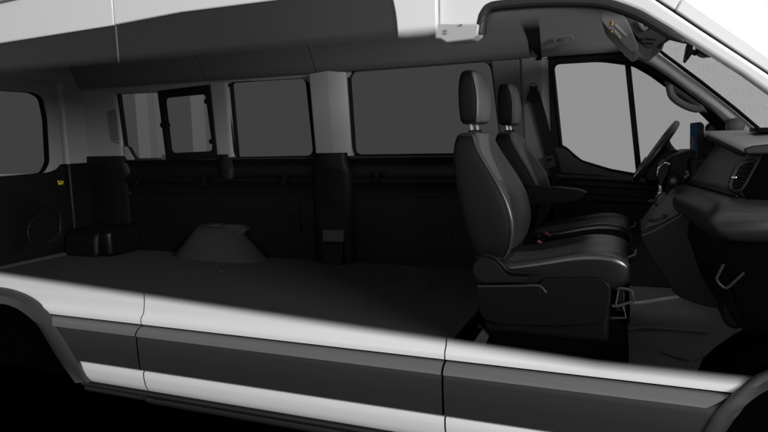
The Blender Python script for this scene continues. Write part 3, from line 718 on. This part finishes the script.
MB().tube(smooth_path([at_y(x, y, 1.13) for x, y in ((638, 21), (641, 26), (644, 29.5), (649, 25.5), (654, 27))], 4), .010, n=8).build('visor_clip', m_cons, vz)
MB().prism(xz([(620, 14), (626, 17), (627, 23), (624, 20)], 1.0), 'y', .98, 1.1).build('console_opening', m_rubber, oc)

# ---- dashboard: lofted along y (near end -> far end)
def loft_y(stations, name, m, parent, **k):
    return MB().loft([[(x, y, z) for x, z in pts] for y, pts in stations]).build(name, m, parent, **k)
dA = [(.33, 1.405), (.345, 1.43), (.375, 1.50), (.385, 1.525), (.9, 1.53), (.9, 1.2), (.36, 1.36)]
dB = [(.225, 1.385), (.235, 1.40), (.29, 1.49), (.335, 1.57), (.9, 1.57), (.9, 1.2), (.26, 1.35)]
dash = loft_y([(.27, dA), (.5, [tuple(np.array(a) * .65 + np.array(b) * .35) for a, b in zip(dA, dB)]), (.98, dB)], 'dashboard', m_dash, VAN, bevel=.015, seg=3)
# pale top pad with its lip, across the whole width
tA = [(.335, 1.528), (.325, 1.545), (.35, 1.556), (.55, 1.575), (.9, 1.56), (.9, 1.535)]
tB = [(.30, 1.575), (.285, 1.59), (.31, 1.600), (.5, 1.60), (.9, 1.58), (.9, 1.56)]
tC = [(.36, 1.575), (.345, 1.59), (.37, 1.600), (.55, 1.60), (.9, 1.58), (.9, 1.56)]
loft_y([(.25, tA), (.6, [tuple(np.array(a) * .5 + np.array(b) * .5) for a, b in zip(tA, tB)]), (.98, tB), (1.3, tC), (1.85, tC)], 'dash_pad', m_dashtop, dash, bevel=.01, seg=3)
MB().tube(smooth_path([(.338, .25, 1.524), (.322, .5, 1.543), (.30, .8, 1.566), (.295, .98, 1.572)], 6), [.003, .006, .009] + [.012] * 16, n=8).build('pad_piping', m_rubber, dash)
p = at_y(762, 137, .75); MB().prism(rnd([(p.x - .05, .6), (p.x + .2, .6), (p.x + .2, .9), (p.x - .03, .86)], .03, 3), 'z', 1.596, 1.612).build('pad_tray', m_rubber, dash)
# dark near end of the dashboard
MB().prism(dA, 'y', .255, .272).build('dash_end', m_void, dash, bevel=.004)
MB().prism(tA, 'y', .236, .2515).build('pad_end', m_console, dash, bevel=.006, seg=3)
# air vent at the near end
def dpt(px, py, y=.31): return at_y(px, py, y)
vo = [(729, 187), (733, 175), (739, 163), (752, 160.5), (757, 163), (751, 176), (743, 188), (737, 192)]
vo2 = rnd(xz(vo, .30), .02, 4)
vt = MB().tube([(x, .30, z) for x, z in vo2], .008, closed=True, n=8).build('air_vent', m_console, dash)
MB().prism(vo2, 'y', .303, .34).build('vent_throat', m_rubber, vt)
for i in range(5):
    y = 167 + i * 5.0; x = 739.5 - i * 2.1
    a, b = at_y(x + 1, y, .296), at_y(x + 13.5 - i * .8, y + .8, .296)
    MB().prism([(a.x, a.z), (b.x, b.z), (b.x, b.z + .008), (a.x, a.z + .008)], 'y', .292, .32).build('vent_blade', m_dashdark, vt, bevel=.002)
p = at_y(734, 177.5, .288); MB().box(p.x - .008, p.x + .008, .282, .294, p.z - .004, p.z + .004).build('vent_tab', m_chrome, vt, bevel=.002)
# lower roll and glovebox
lA = [(.30, 1.385), (.26, 1.375), (.225, 1.34), (.22, 1.295), (.245, 1.255), (.30, 1.235), (.5, 1.24), (.5, 1.38)]
lB = [(.20, 1.375), (.17, 1.365), (.145, 1.335), (.14, 1.295), (.165, 1.26), (.22, 1.24), (.5, 1.24), (.5, 1.38)]
lA, lB = rnd(lA, .03, 3), rnd(lB, .03, 3)
cA = np.mean([p for p in lA if p[0] < .33], axis=0)
def shr(k): return [tuple(cA + (np.array(p) - cA) * np.array((k if p[0] < .4 else 1, k))) for p in lA]
loft_y([(.19, shr(.35)), (.205, shr(.68)), (.235, shr(.90)), (.27, lA), (.5, [tuple(np.array(a) * .6 + np.array(b) * .4) for a, b in zip(lA, lB)]), (.95, lB)], 'dash_roll', m_roll, dash, angle=70)
MB().tube(smooth_path([(.315, .255, 1.392), (.285, .5, 1.388), (.215, .95, 1.382)], 6), [.003, .006, .008] + [.010] * 10, n=8).build('dash_groove', m_dashdark, dash)
gA = [(.30, 1.24), (.29, 1.18), (.33, 1.02), (.42, .86), (.6, .75), (.8, .75), (.8, 1.24)]
gB = [(.22, 1.245), (.21, 1.18), (.27, 1.0), (.36, .86), (.6, .75), (.8, .75), (.8, 1.24)]
gb = loft_y([(.27, gA), (.82, gB)], 'glovebox', m_dashdark, dash, bevel=.012, seg=3)
MB().prism(gA, 'y', .255, .275).build('glovebox_end', m_void, gb, bevel=.004)
lt = [(731.5, 263), (724, 272), (716.5, 278), (722, 286), (728, 287.5), (738, 279), (744, 272.5)]
lt = [(723.5, 264), (719, 273), (716.5, 279.5), (721.5, 286), (727.5, 287.5), (737, 279), (744, 272.5)]
MB().tube(smooth_path([at_y(x, y, .245) for x, y in lt], 4), .005, n=8).build('glovebox_handle', m_lever, gb)
MB().prism(xz([(723, 240), (730, 236), (737, 262), (727, 272), (722, 268)], .25), 'y', .25, .27).build('glovebox_slot', m_void, gb)
# centre console tower
ct = [(640, 231), (641, 238), (646, 250), (662, 275), (677, 297), (700, 305), (718, 309), (723, 292), (717, 270), (707, 240), (698, 218), (692, 207.5), (668, 222)]
cons = MB().prism(rnd(xz(ct, .80), [.02, .01, .02, .02, .03, .02, .02, .02, .02, .02, .02, .02, .02], 3), 'y', .80, 1.18).build('centre_console', m_console, VAN, bevel=.012, seg=3)
top_ = [(641, 231.5), (645, 234), (692, 208.5), (688, 203), (676, 194), (669, 197), (654, 214)]
MB().prism(xz(top_, .83), 'y', .83, 1.16).build('console_top', m_dash, cons, bevel=.008)
MB().tube([at_y(x, y, .798) for x, y in ((642, 236), (655, 230.5), (675, 219), (692, 208.5))], .004, n=6).build('console_edge', m_cons, cons)
cup = at_y(657, 219, .86)
mb = MB(); mb.tube([(cup.x + .035 * math.cos(t), .86 + .03 * math.sin(t) - .05, cup.z + .01 + .012 * math.cos(t)) for t in np.linspace(0, 6.283, 18, endpoint=False)], .005, closed=True, n=6)
mb.build('cup_holder', m_house, cons)
MB().prism(xz([(701, 222), (704, 224), (707, 236), (704, 232)], .795), 'y', .79, .8).build('console_switch', m_cons, cons, bevel=.002)
# gear lever
kn = [(657, 172), (659, 165.5), (665, 162), (670, 164), (669, 172), (664, 181), (663, 186), (659.5, 186), (658, 180)]
gl = MB().prism(rnd(xz(kn, .95), .015, 4), 'y', .95, 1.0).build('gear_lever', m_blackgl, VAN, bevel=.014, seg=3)
MB().tube(smooth_path([at_y(x, y, .953) for x, y in ((657.5, 176), (658, 170), (660, 166), (665, 163), (669.5, 164.5))], 4), .004, n=6).build('lever_trim', m_chrome, gl)
MB().tube([at_y(661, 185, .975), at_y(660.5, 192, .975), at_y(657, 200, .975)], .012, n=10).build('lever_stem', m_chrome, gl)
bt = [(654, 205), (657, 196), (662, 192), (668, 193), (670, 198), (660, 211)]
MB().prism(xz(bt, .94), 'y', .94, 1.02).build('lever_gaiter', m_leather, gl, bevel=.015, seg=3)
# centre stack: switch panel, rotary knob, keys
MB().prism(xz([(662, 176), (668, 158), (690, 150), (700, 152), (694, 188), (690, 206), (676, 198), (664, 196)], 1.02), 'y', 1.02, 1.25).build('centre_stack', m_dashdark, dash, bevel=.012, seg=3)
kc = at_y(673, 180.5, 1.0)
def disc(c, r, y0, y1, n=24): return [[(c.x + r * math.cos(t), y, c.z + r * math.sin(t)) for t in np.linspace(0, 2 * math.pi, n, endpoint=False)] for y in (y0, y1)]
kb = MB().loft(disc(kc, .03, .985, 1.02)).build('rotary_knob', m_dashdark, dash, bevel=.006, seg=3)
MB().loft(disc(kc, .013, .978, .986)).build('knob_cap', m_cons, kb, bevel=.003)
for (x, y) in ((687, 172), (685.5, 177), (688, 175)):
    p = at_y(x, y, 1.0); MB().box(p.x - .007, p.x + .007, .99, 1.02, p.z - .007, p.z + .007).build('stack_switch', m_cons, dash, bevel=.003)
MB().tube([at_y(x, y, .99) for x, y in ((671, 194.5), (678, 196.5), (684, 199))], .006, n=8).build('stack_trim', m_metal, dash)
# touch screen standing on the dashboard
s0 = [(696.9, 122.5), (697.6, 122.5), (697.2, 167), (696.5, 167)]
scr = MB().prism(rnd(xz([(697.4, 122), (701, 122), (704, 125), (703, 160), (700, 168), (697, 168)], 1.0), .006, 3), 'y', .985, 1.36).build('touch_screen', m_rubber, dash, bevel=.004)
MB().prism(xz(s0, .99), 'y', .99, 1.355).build('display', m_screen, scr)
mb = MB()
for (x, y) in ((694, 141), (694.6, 143.5), (693.6, 146), (694.4, 148.5), (693.2, 152), (694, 138)):
    p = at_y(696.85, y, .99); q = 1.0 + (697 - x) * .065
    mb.box(p.x - .003, p.x, q, q + .022, p.z - .003, p.z + .003)
mb.build('red_figures', m_scrred, scr)
# screen support, dark dash filler behind the screen
MB().prism(xz([(703, 138), (713, 134), (722, 135), (712, 152), (700, 172), (696, 186), (692, 186), (698, 165)], 1.0), 'y', 1.0, 1.3).build('screen_mount', m_dashdark, dash, bevel=.006)
MB().prism(xz([(704, 140), (716, 137.5), (716, 143), (704, 144.5)], 1.3), 'y', 1.3, 1.45).build('mount_trim', m_cons, dash, bevel=.004)
# instrument hood and dash body on the driver side
MB().prism(rnd(xz([(645, 172), (653, 161), (663, 151.5), (671, 148.5), (680, 151), (690, 156), (694, 170), (690, 185), (644, 183)], 1.25), .03, 4), 'y', 1.25, 1.80).build('instrument_hood', m_dashdark, dash, bevel=.02, seg=3)
rbox(.22, .8, .98, 1.95, 1.12, 1.50).build('dash_body', m_dashdark, dash, bevel=.03, seg=3)
MB().tube(smooth_path([at_y(x, y, 1.24) for x, y in ((659, 167), (661, 162), (666, 160), (669, 162))], 4), .006, n=8).build('hood_trim', m_cons, dash)

# ---- steering wheel (edge on from the side)
hub = at_y(655, 151, 1.45); topw = at_y(677.5, 122, 1.45); botw = at_y(635, 180, 1.45)
uax = (topw - botw); RW = uax.length / 2 - .01; uax.normalize(); wc = (topw + botw) / 2; vax = Vector((0, 1, 0)); nrm = uax.cross(vax).normalized()
if nrm.x > 0: nrm = -nrm
stw = MB().tube([wc + (uax * math.cos(t) + vax * math.sin(t)) * RW for t in np.linspace(0, 2 * math.pi, 48, endpoint=False)], .016, closed=True, n=12).build('steering_wheel', m_leather, VAN)
mb = MB()
for ang in (math.radians(80), math.radians(-80), math.radians(180)):
    d = uax * math.cos(ang) + vax * math.sin(ang)
    mb.tube([wc + nrm * -.02 + d * .04, wc + nrm * -.015 + d * (RW * .55), wc + d * RW], [.03, .018, .013], n=8)
mb.build('spokes', m_dashdark, stw)
mb = MB(); rings = []
for r, d in ((.02, .02), (.085, .015), (.09, -.01), (.07, -.04), (.04, -.12), (.04, -.2)):
    rings.append([wc + nrm * d + (uax * math.cos(t) + vax * math.sin(t)) * r for t in np.linspace(0, 2 * math.pi, 20, endpoint=False)])
mb.loft(rings); mb.build('hub', m_dashdark, stw)
MB().tube([wc + nrm * .018 + (uax * math.cos(t) + vax * math.sin(t)) * RW for t in np.linspace(1.9, 2.7, 8)], .004, n=6).build('rim_trim', m_metal, stw)

# ---- cab floor with raised edge and tread lines
ZC = .60; vs = []; fs = []; xsf = np.linspace(-.78, 1.0, 40); ysf = np.linspace(.10, 2.02, 44)
for x in xsf:
    for y in ysf:
        s1 = 1 / (1 + math.exp(-(y - 1.50 + .10 * x) / .025)); s2 = 1 / (1 + math.exp(-(y - 1.16 + .1 * (x + .1)) / .04))
        s3 = max(0, x - .42) ** 2 * 1.2
        vs.append((x, y, ZC + .035 * s1 + .03 * s2 + s3 + (.10 if x < -.74 else 0)))
ny = len(ysf)
for i in range(len(xsf) - 1):
    for j in range(ny - 1): a = i * ny + j; fs.append((a, a + 1, a + ny + 1, a + ny))
cf = MB().poly(vs, fs).build('cab_floor', m_cabfloor, VAN, angle=80)
for pts, r in (([(612, 304), (640, 302.5), (660, 299.5), (682, 296.5)], .014), ([(610, 331), (630, 328.5), (650, 327.5), (680, 329.5), (706, 332)], .008)):
    MB().tube(smooth_path([at_z(x, y, ZC + (.068 if y < 310 else .036)) for x, y in pts], 5), r, n=10).build('floor_ridge', m_cabfloor, cf)
mb = MB()
for (a, b) in (((661, 352), (688, 361)), ((667, 341), (682, 338.5)), ((690, 340), (712, 347)), ((694, 361), (712, 352)), ((686, 337.5), (700, 344)), ((672, 356), (690, 360))):
    mb.tube([at_z(*a, ZC + .004), at_z((a[0] + b[0]) / 2, (a[1] + b[1]) / 2 + .5, ZC + .004), at_z(*b, ZC + .004)], .003, n=6)
mb.build('tread_lines', m_tread, cf)
# near wheel housing inside the cab: dark dome rising from the arch
rings = []
for yq, k in ((.06, 1.0), (.30, 1.0), (.42, .96), (.50, .8), (.52, .5)):
    pts = [(696, 382), (702, 369), (716, 356), (735, 343), (755, 333), (775, 326), (800, 318)]
    bs = [(at_y(x, y, .30)) for x, y in pts]
    c = Vector((.60, 0, .72)); rings.append([(c.x + (b.x - c.x) * k, yq, c.z + (b.z - c.z) * k) for b in bs] + [(.95, yq, .60), (.3, yq, .60)])
MB().loft(rings).build('wheel_housing', m_void, VAN, angle=60)
# blower housing under the glovebox
MB().prism(rnd(xz([(722, 306), (724, 290), (760, 290), (765, 320), (735, 331), (724, 325)], .62), .05, 4), 'y', .62, .95).build('blower_housing', m_console, VAN, bevel=.03, seg=3)

# ------------------------------------------------------------------ seats
def make_seat(name, label, yc, arm):
    seat = thing(name, label, 'seat', (-.32, yc, ZC), 'front seats')
    H = .215                                   # half width
    def Yl(v): return yc + v
    # backrest: rings along its height (z, rear x, side front x, half width)
    lev = [(1.085, -.604, -.500, .190, .035), (1.11, -.620, -.468, .212, .05), (1.17, -.640, -.438, .230, .062), (1.25, -.660, -.428, .238, .068), (1.33, -.678, -.446, .238, .064), (1.41, -.690, -.486, .234, .056),
           (1.48, -.698, -.534, .226, .042), (1.54, -.700, -.574, .217, .026), (1.585, -.694, -.596, .208, .012), (1.612, -.684, -.606, .194, .004), (1.624, -.672, -.618, .172, .0)]
    rings = []
    for z, xb, xf, w, dent in lev:
        d = xf - xb
        half = [(xb, 0), (xb, w * .68), (xb + d * .05, w * .95), (xb + d * .28, w * 1.01), (xb + d * .72, w * 1.0), (xb + d * .97, w * .95), (xf + .002, w * .84), (xf - dent * .6, w * .66), (xf - dent * 1.15, w * .48), (xf - dent * 1.15, 0)]
        ring = [(x, Yl(y), z) for x, y in half] + [(x, Yl(-y), z) for x, y in reversed(half[1:-1])]
        rings.append(ring)
    back = MB().loft(rings).build('backrest', m_leather, seat, sub=2)
    back.data.materials.append(m_leather_side)
    for f in back.data.polygons:
        if (abs(f.normal.y) > .6 and abs(f.center.y) > (.197 if f.center.z + ZC < 1.56 else .13)) or f.normal.x < -.5: f.material_index = 1  # faces turned from the front light take the shaded copy
    # side panels of the backrest, shade in their colour, with a piped seam
    for sgn in (-1, 1):
        seam = [(xb + (xf - xb) * .93, Yl(sgn * (w * .975 + .000)), z) for z, xb, xf, w, dent in lev[1:-1]]
        MB().tube(smooth_path(seam, 4), .0017, n=6).build('seam', m_stitch, back)
    # smooth shoulder panel and ribbed insert in the centre of the backrest
    for mm in (m_rib_back, m_leather_centre): back.data.materials.append(mm)
    for f in back.data.polygons:
        if f.normal.x > .2 and abs(f.center.y) < .112 and f.center.z + ZC > 1.11:
            f.material_index = 2 if f.center.z + ZC < 1.41 else 3
    # headrest
    rings = []
    for z, xr, xf, w in ((1.655, -.668, -.620, .085), (1.660, -.688, -.602, .112), (1.69, -.694, -.594, .122), (1.75, -.697, -.592, .127), (1.80, -.698, -.598, .127), (1.85, -.694, -.610, .122), (1.876, -.686, -.622, .112), (1.884, -.670, -.636, .085)):
        hh = [(xr, 0), (xr, w * .75), (xr + .012, w * .97), (xr + (xf - xr) * .5, w), (xf - .012, w * .97), (xf, w * .75), (xf + .004, 0)]
        rings.append([(x, Yl(y), z) for x, y in hh] + [(x, Yl(-y), z) for x, y in reversed(hh[1:-1])])
    hr = MB().loft(rings).build('headrest', m_leather, seat, sub=2)
    hr.data.materials.append(m_leather_side)
    for f in hr.data.polygons:
        if abs(f.normal.y) > .6 or f.normal.x < -.5: f.material_index = 1
        elif f.normal.x > .3: f.material_index = 2  # forward faces take the copy with front light in its colour
    hr.data.materials.append(m_leather_centre)
    for sgn in (-1, 1):
        MB().tube(smooth_path([(-.612, Yl(sgn * .118), 1.685), (-.608, Yl(sgn * .1235), 1.75), (-.613, Yl(sgn * .1235), 1.80), (-.625, Yl(sgn * .118), 1.845), (-.640, Yl(sgn * .108), 1.868)], 4), .0016, n=6).build('seam', m_stitch, hr)
        MB().tube([(-.645, Yl(sgn * .055), 1.60), (-.655, Yl(sgn * .055), 1.69)], .0075, n=10).build('headrest_post', m_chrome, hr)
        MB().tube([(-.643, Yl(sgn * .055), 1.612), (-.647, Yl(sgn * .055), 1.632)], .016, n=10).build('post_collar', m_dashdark, hr)
    # cushion: rings along x (x, bolster top, centre top, bottom, half width)
    lev2 = [(-.545, 1.085, 1.08, 1.02, .20), (-.49, 1.088, 1.078, 1.005, .232), (-.40, 1.104, 1.088, 1.0, .240), (-.32, 1.122, 1.104, 1.0, .243), (-.24, 1.142, 1.124, 1.0, .244), (-.165, 1.156, 1.142, 1.0, .244), (-.095, 1.157, 1.148, 1.005, .243), (-.04, 1.144, 1.140, 1.015, .236), (-.008, 1.118, 1.116, 1.035, .222), (.0, 1.09, 1.09, 1.05, .21)]
    rings = []
    for x, zb, zc, z0, w in lev2:
        hh = [(0, z0), (w * .9, z0), (w * .99, z0 + .01), (w, z0 + (zb - z0) * .5), (w, zb - .016), (w * .965, zb - .002), (w * .86, zb + .003), (w * .66, zc + (zb - zc) * .35), (w * .5, zc), (0, zc)]
        rings.append([(x, Yl(y), z) for y, z in hh] + [(x, Yl(-y), z) for y, z in reversed(hh[1:-1])])
    cu = MB().loft(rings).build('cushion', m_leather, seat, sub=2)
    cu.data.materials.append(m_leather_side)
    for f in cu.data.polygons:
        if f.normal.z < .3: f.material_index = 1
    for sgn in (-1, 1):
        MB().tube(smooth_path([(x, Yl(sgn * w * .985), zb - .006) for x, zb, zc, z0, w in lev2[1:-1]], 4), .0017, n=6).build('seam', m_stitch, cu)
    for mm in (m_rib_seat, m_leather_centre): cu.data.materials.append(mm)
    for f in cu.data.polygons:
        if f.normal.z > .3 and abs(f.center.y) < .125 and -.49 < f.center.x - .32 < -.03:
            f.material_index = 2 if f.center.x - .32 < -.24 else 3
    # base: side shields, plinth
    side = .243
    ys0, ys1 = Yl(-side), Yl(-side + .02)
    def sh(pts, y): return [(v.x, v.z) for v in (at_y(a, b, .377) for a, b in pts)]
    bs = MB().box(-.565, -.075, Yl(-side + .022), Yl(side - .022), .80, 1.04).build('base', m_base, seat, bevel=.02, seg=3)
    shield = rnd(sh([(476, 285), (540, 283), (545, 277), (600, 277), (611, 284), (610, 306), (604, 323), (560, 326), (500, 324), (481, 318)], 0), [.01, .005, .01, .04, .04, .03, .03, .03, .03, .03], 4)
    for y0_ in (-side - .012, side - .012):
        MB().prism(shield, 'y', Yl(y0_), Yl(y0_ + .024)).build('side_shield', m_base, bs, bevel=.006, seg=3)
    ridge = smooth_path([at_y(x, y, .362 - .62 + .62) for x, y in ((478, 286.5), (520, 286), (534, 285.5), (541, 287), (546, 293))], 4)
    MB().tube([(q.x, Yl(-side - .012), q.z) for q in ridge], .004, n=6).build('shield_edge', m_house, bs)
    MB().tube([(q.x, Yl(-side - .012), q.z) for q in smooth_path([at_y(x, y, .365) for x, y in ((541, 287), (536, 302), (528, 310), (515, 312), (484, 312))], 5)], .003, n=6).build('shield_edge', m_dashdark, bs)
    # recliner cover
    rcv = rnd(sh([(474, 272), (475, 262), (482, 256), (491, 256.5), (499, 262), (506, 272), (512, 275), (530, 275), (528, 279.5), (520, 281), (482, 281)], 0), .02, 4)
    for y0_ in (-side - .03, side - .005):
        r_ = MB().prism(rcv, 'y', Yl(y0_), Yl(y0_ + .035)).build('recliner_cover', m_leather_side, seat, bevel=.009, seg=3)
    MB().tube([(q.x, Yl(-side - .01), q.z) for q in smooth_path([at_y(x, y, .37) for x, y in ((480, 258.5), (486, 255), (494, 257), (501, 263.5), (508, 270.5), (520, 272.5), (540, 273.5))], 5)], .007, n=8).build('cover_rib', m_leather_side, seat)
    # plinth and floor rails
    MB().prism([(v.x, v.z) for v in (at_y(a, b, .42) for a, b in ((478, 312), (610, 316), (622, 330), (626, 352), (628, 385), (520, 372), (484, 330), (476, 322)))], 'y', Yl(-.20), Yl(.20)).build('plinth', m_void, seat, bevel=.01)
    for yo in (-.16, .16):
        MB().prism([(-.68, ZC + .1), (-.62, ZC + .13), (-.55, ZC + .24), (-.52, ZC + .23), (-.58, ZC + .10)], 'y', Yl(yo - .03), Yl(yo + .03)).build('floor_bracket', m_house, seat, bevel=.004)
    # adjuster frame at the front
    yl = Yl(-.20)
    def tp(pts): return [(v.x, yl, v.z) for v in (at_y(a, b, .42) for a, b in pts)]
    MB().tube(tp(((612, 287), (627, 289), (633, 292), (634, 301), (618, 306), (612, 306))), .006, n=8).build('adjuster_bar', m_house, seat)
    MB().tube(tp(((618, 289), (616, 304), (624, 306), (626, 318), (610, 318))), .005, n=8).build('adjuster_bar', m_steel, seat)
    mb = MB(); c_ = at_y(621, 299, .44); mb.box(c_.x - .022, c_.x + .014, yl + .01, yl + .06, c_.z - .05, c_.z + .04); mb.build('adjuster_block', m_base, seat, bevel=.006)
    MB().tube([(v.x, yl + .12, v.z) for v in (at_y(a, b, .55) for a, b in ((628, 257), (635, 254), (636, 249)))], .004, n=6).build('height_lever', m_cons, seat)
    # belt buckle on the inner side
    s_ = 1 if not arm else -1
    bk = at_y(538, 244, .885)
    b_ = MB().tube([(bk.x - .03, Yl(s_ * .265), bk.z - .10), (bk.x - .01, Yl(s_ * .268), bk.z - .03), (bk.x + .005, Yl(s_ * .27), bk.z + .005)], [.016, .018, .02], n=8).build('belt_buckle', m_dashdark, seat)
    MB().tube([(bk.x - .003, Yl(s_ * .27), bk.z + .012), (bk.x + .022, Yl(s_ * .272), bk.z - .006)], .010, n=8).build('red_button', m_red, b_)
    if arm:
        pts = rnd(xz([(520, 186), (560, 187.5), (580, 190), (585.5, 192.5), (586, 195), (580, 200.5), (566, 203), (524, 205)], 1.08), .02, 4)
        MB().prism(pts, 'y', 1.07, 1.15).build('armrest', m_leather_side, seat, bevel=.018, seg=3)
    return seat
make_seat('passenger_seat', 'black leather front seat beside the open side, its base shield facing the viewer', .62, False)
make_seat('driver_seat', 'black leather front seat with folding armrest, behind the steering wheel', 1.42, True)

# ------------------------------------------------------------------ driver's seat belt
belt = thing('seat_belt', 'black seat belt hanging from the pillar behind the driver seat', 'seat belt', (-.55, 1.95, 1.0))
wpts = [at_y(x, y, 1.935) for x, y in ((533.5, 92), (537, 104), (541, 118), (545, 134), (549.5, 150), (553.5, 163), (557, 180), (559, 205), (560, 240))]
vs = []; fs = []; pth = smooth_path(wpts, 5)
for q in pth: vs += [(q.x - .034, q.y, q.z - .004), (q.x + .034, q.y, q.z + .004), (q.x + .034, q.y + .003, q.z + .004), (q.x - .034, q.y + .003, q.z - .004)]
mb = MB(); mb.loft([vs[i:i + 4] for i in range(0, len(vs), 4)]); mb.build('webbing', m_web, belt)
an = MB().prism(rnd(xz([(529, 84.5), (531, 86.5), (535, 86.5), (537, 84.5), (537.5, 91), (540.5, 95), (539, 101), (531, 103), (526.5, 100), (527, 95.5), (530, 92)], 1.92), .008, 3), 'y', 1.915, 1.94).build('upper_anchor', m_dashdark, belt, bevel=.005)
tg = MB().prism(rnd(xz([(542.5, 157.5), (553, 154.5), (554.5, 160), (555.5, 166.5), (546, 169), (544, 163)], 1.92), .006, 3), 'y', 1.915, 1.93).build('latch_tongue', m_house, belt, bevel=.003)
MB().prism(xz([(546, 159.5), (551.5, 158), (552, 160.5), (546.5, 162)], 1.914), 'y', 1.912, 1.916).build('tongue_slot', m_rubber, tg)

# ------------------------------------------------------------------ light: bright white studio surround and one key softbox
w = bpy.data.worlds.new('World'); S.world = w; w.use_nodes = True; nt = w.node_tree
bg = nt.nodes['Background']; bg.inputs[1].default_value = 1.0
tc = nt.nodes.new('ShaderNodeTexCoord'); sp = nt.nodes.new('ShaderNodeSeparateXYZ'); nt.links.new(tc.outputs['Generated'], sp.inputs[0])
mr = nt.nodes.new('ShaderNodeMapRange'); mr.interpolation_type = 'SMOOTHSTEP'
mr.inputs['From Min'].default_value = -0.55; mr.inputs['From Max'].default_value = 0.15
mr.inputs['To Min'].default_value = 0.28; mr.inputs['To Max'].default_value = 1.0
nt.links.new(sp.outputs['Y'], mr.inputs['Value']); nt.links.new(mr.outputs[0], bg.inputs[0])

def area(name, loc, target, sx, sy, power):
    l = bpy.data.lights.new(name, 'AREA'); l.shape = 'RECTANGLE'; l.size = sx; l.size_y = sy; l.energy = power
    o = bpy.data.objects.new(name, l); COL.objects.link(o); o.location = loc
    o.rotation_euler = (Vector(target) - Vector(loc)).to_track_quat('-Z', 'Y').to_euler(); return o
area('key_softbox', (7.6, -5.4, 3.4), (-.6, .9, 1.4), 3.6, 3.0, 1080)
area('side_softbox', (-1.6, -6.5, 3.2), (-1.2, 0, .7), 6.0, 1.5, 50)

S.render.engine = 'CYCLES'
S.cycles.use_denoising = True
S.cycles.max_bounces = 10; S.cycles.transparent_max_bounces = 24
S.view_settings.view_transform = 'Standard'; S.view_settings.look = 'None'; S.view_settings.exposure = 0; S.view_settings.gamma = 1
S.render.resolution_x = 1024; S.render.resolution_y = 576
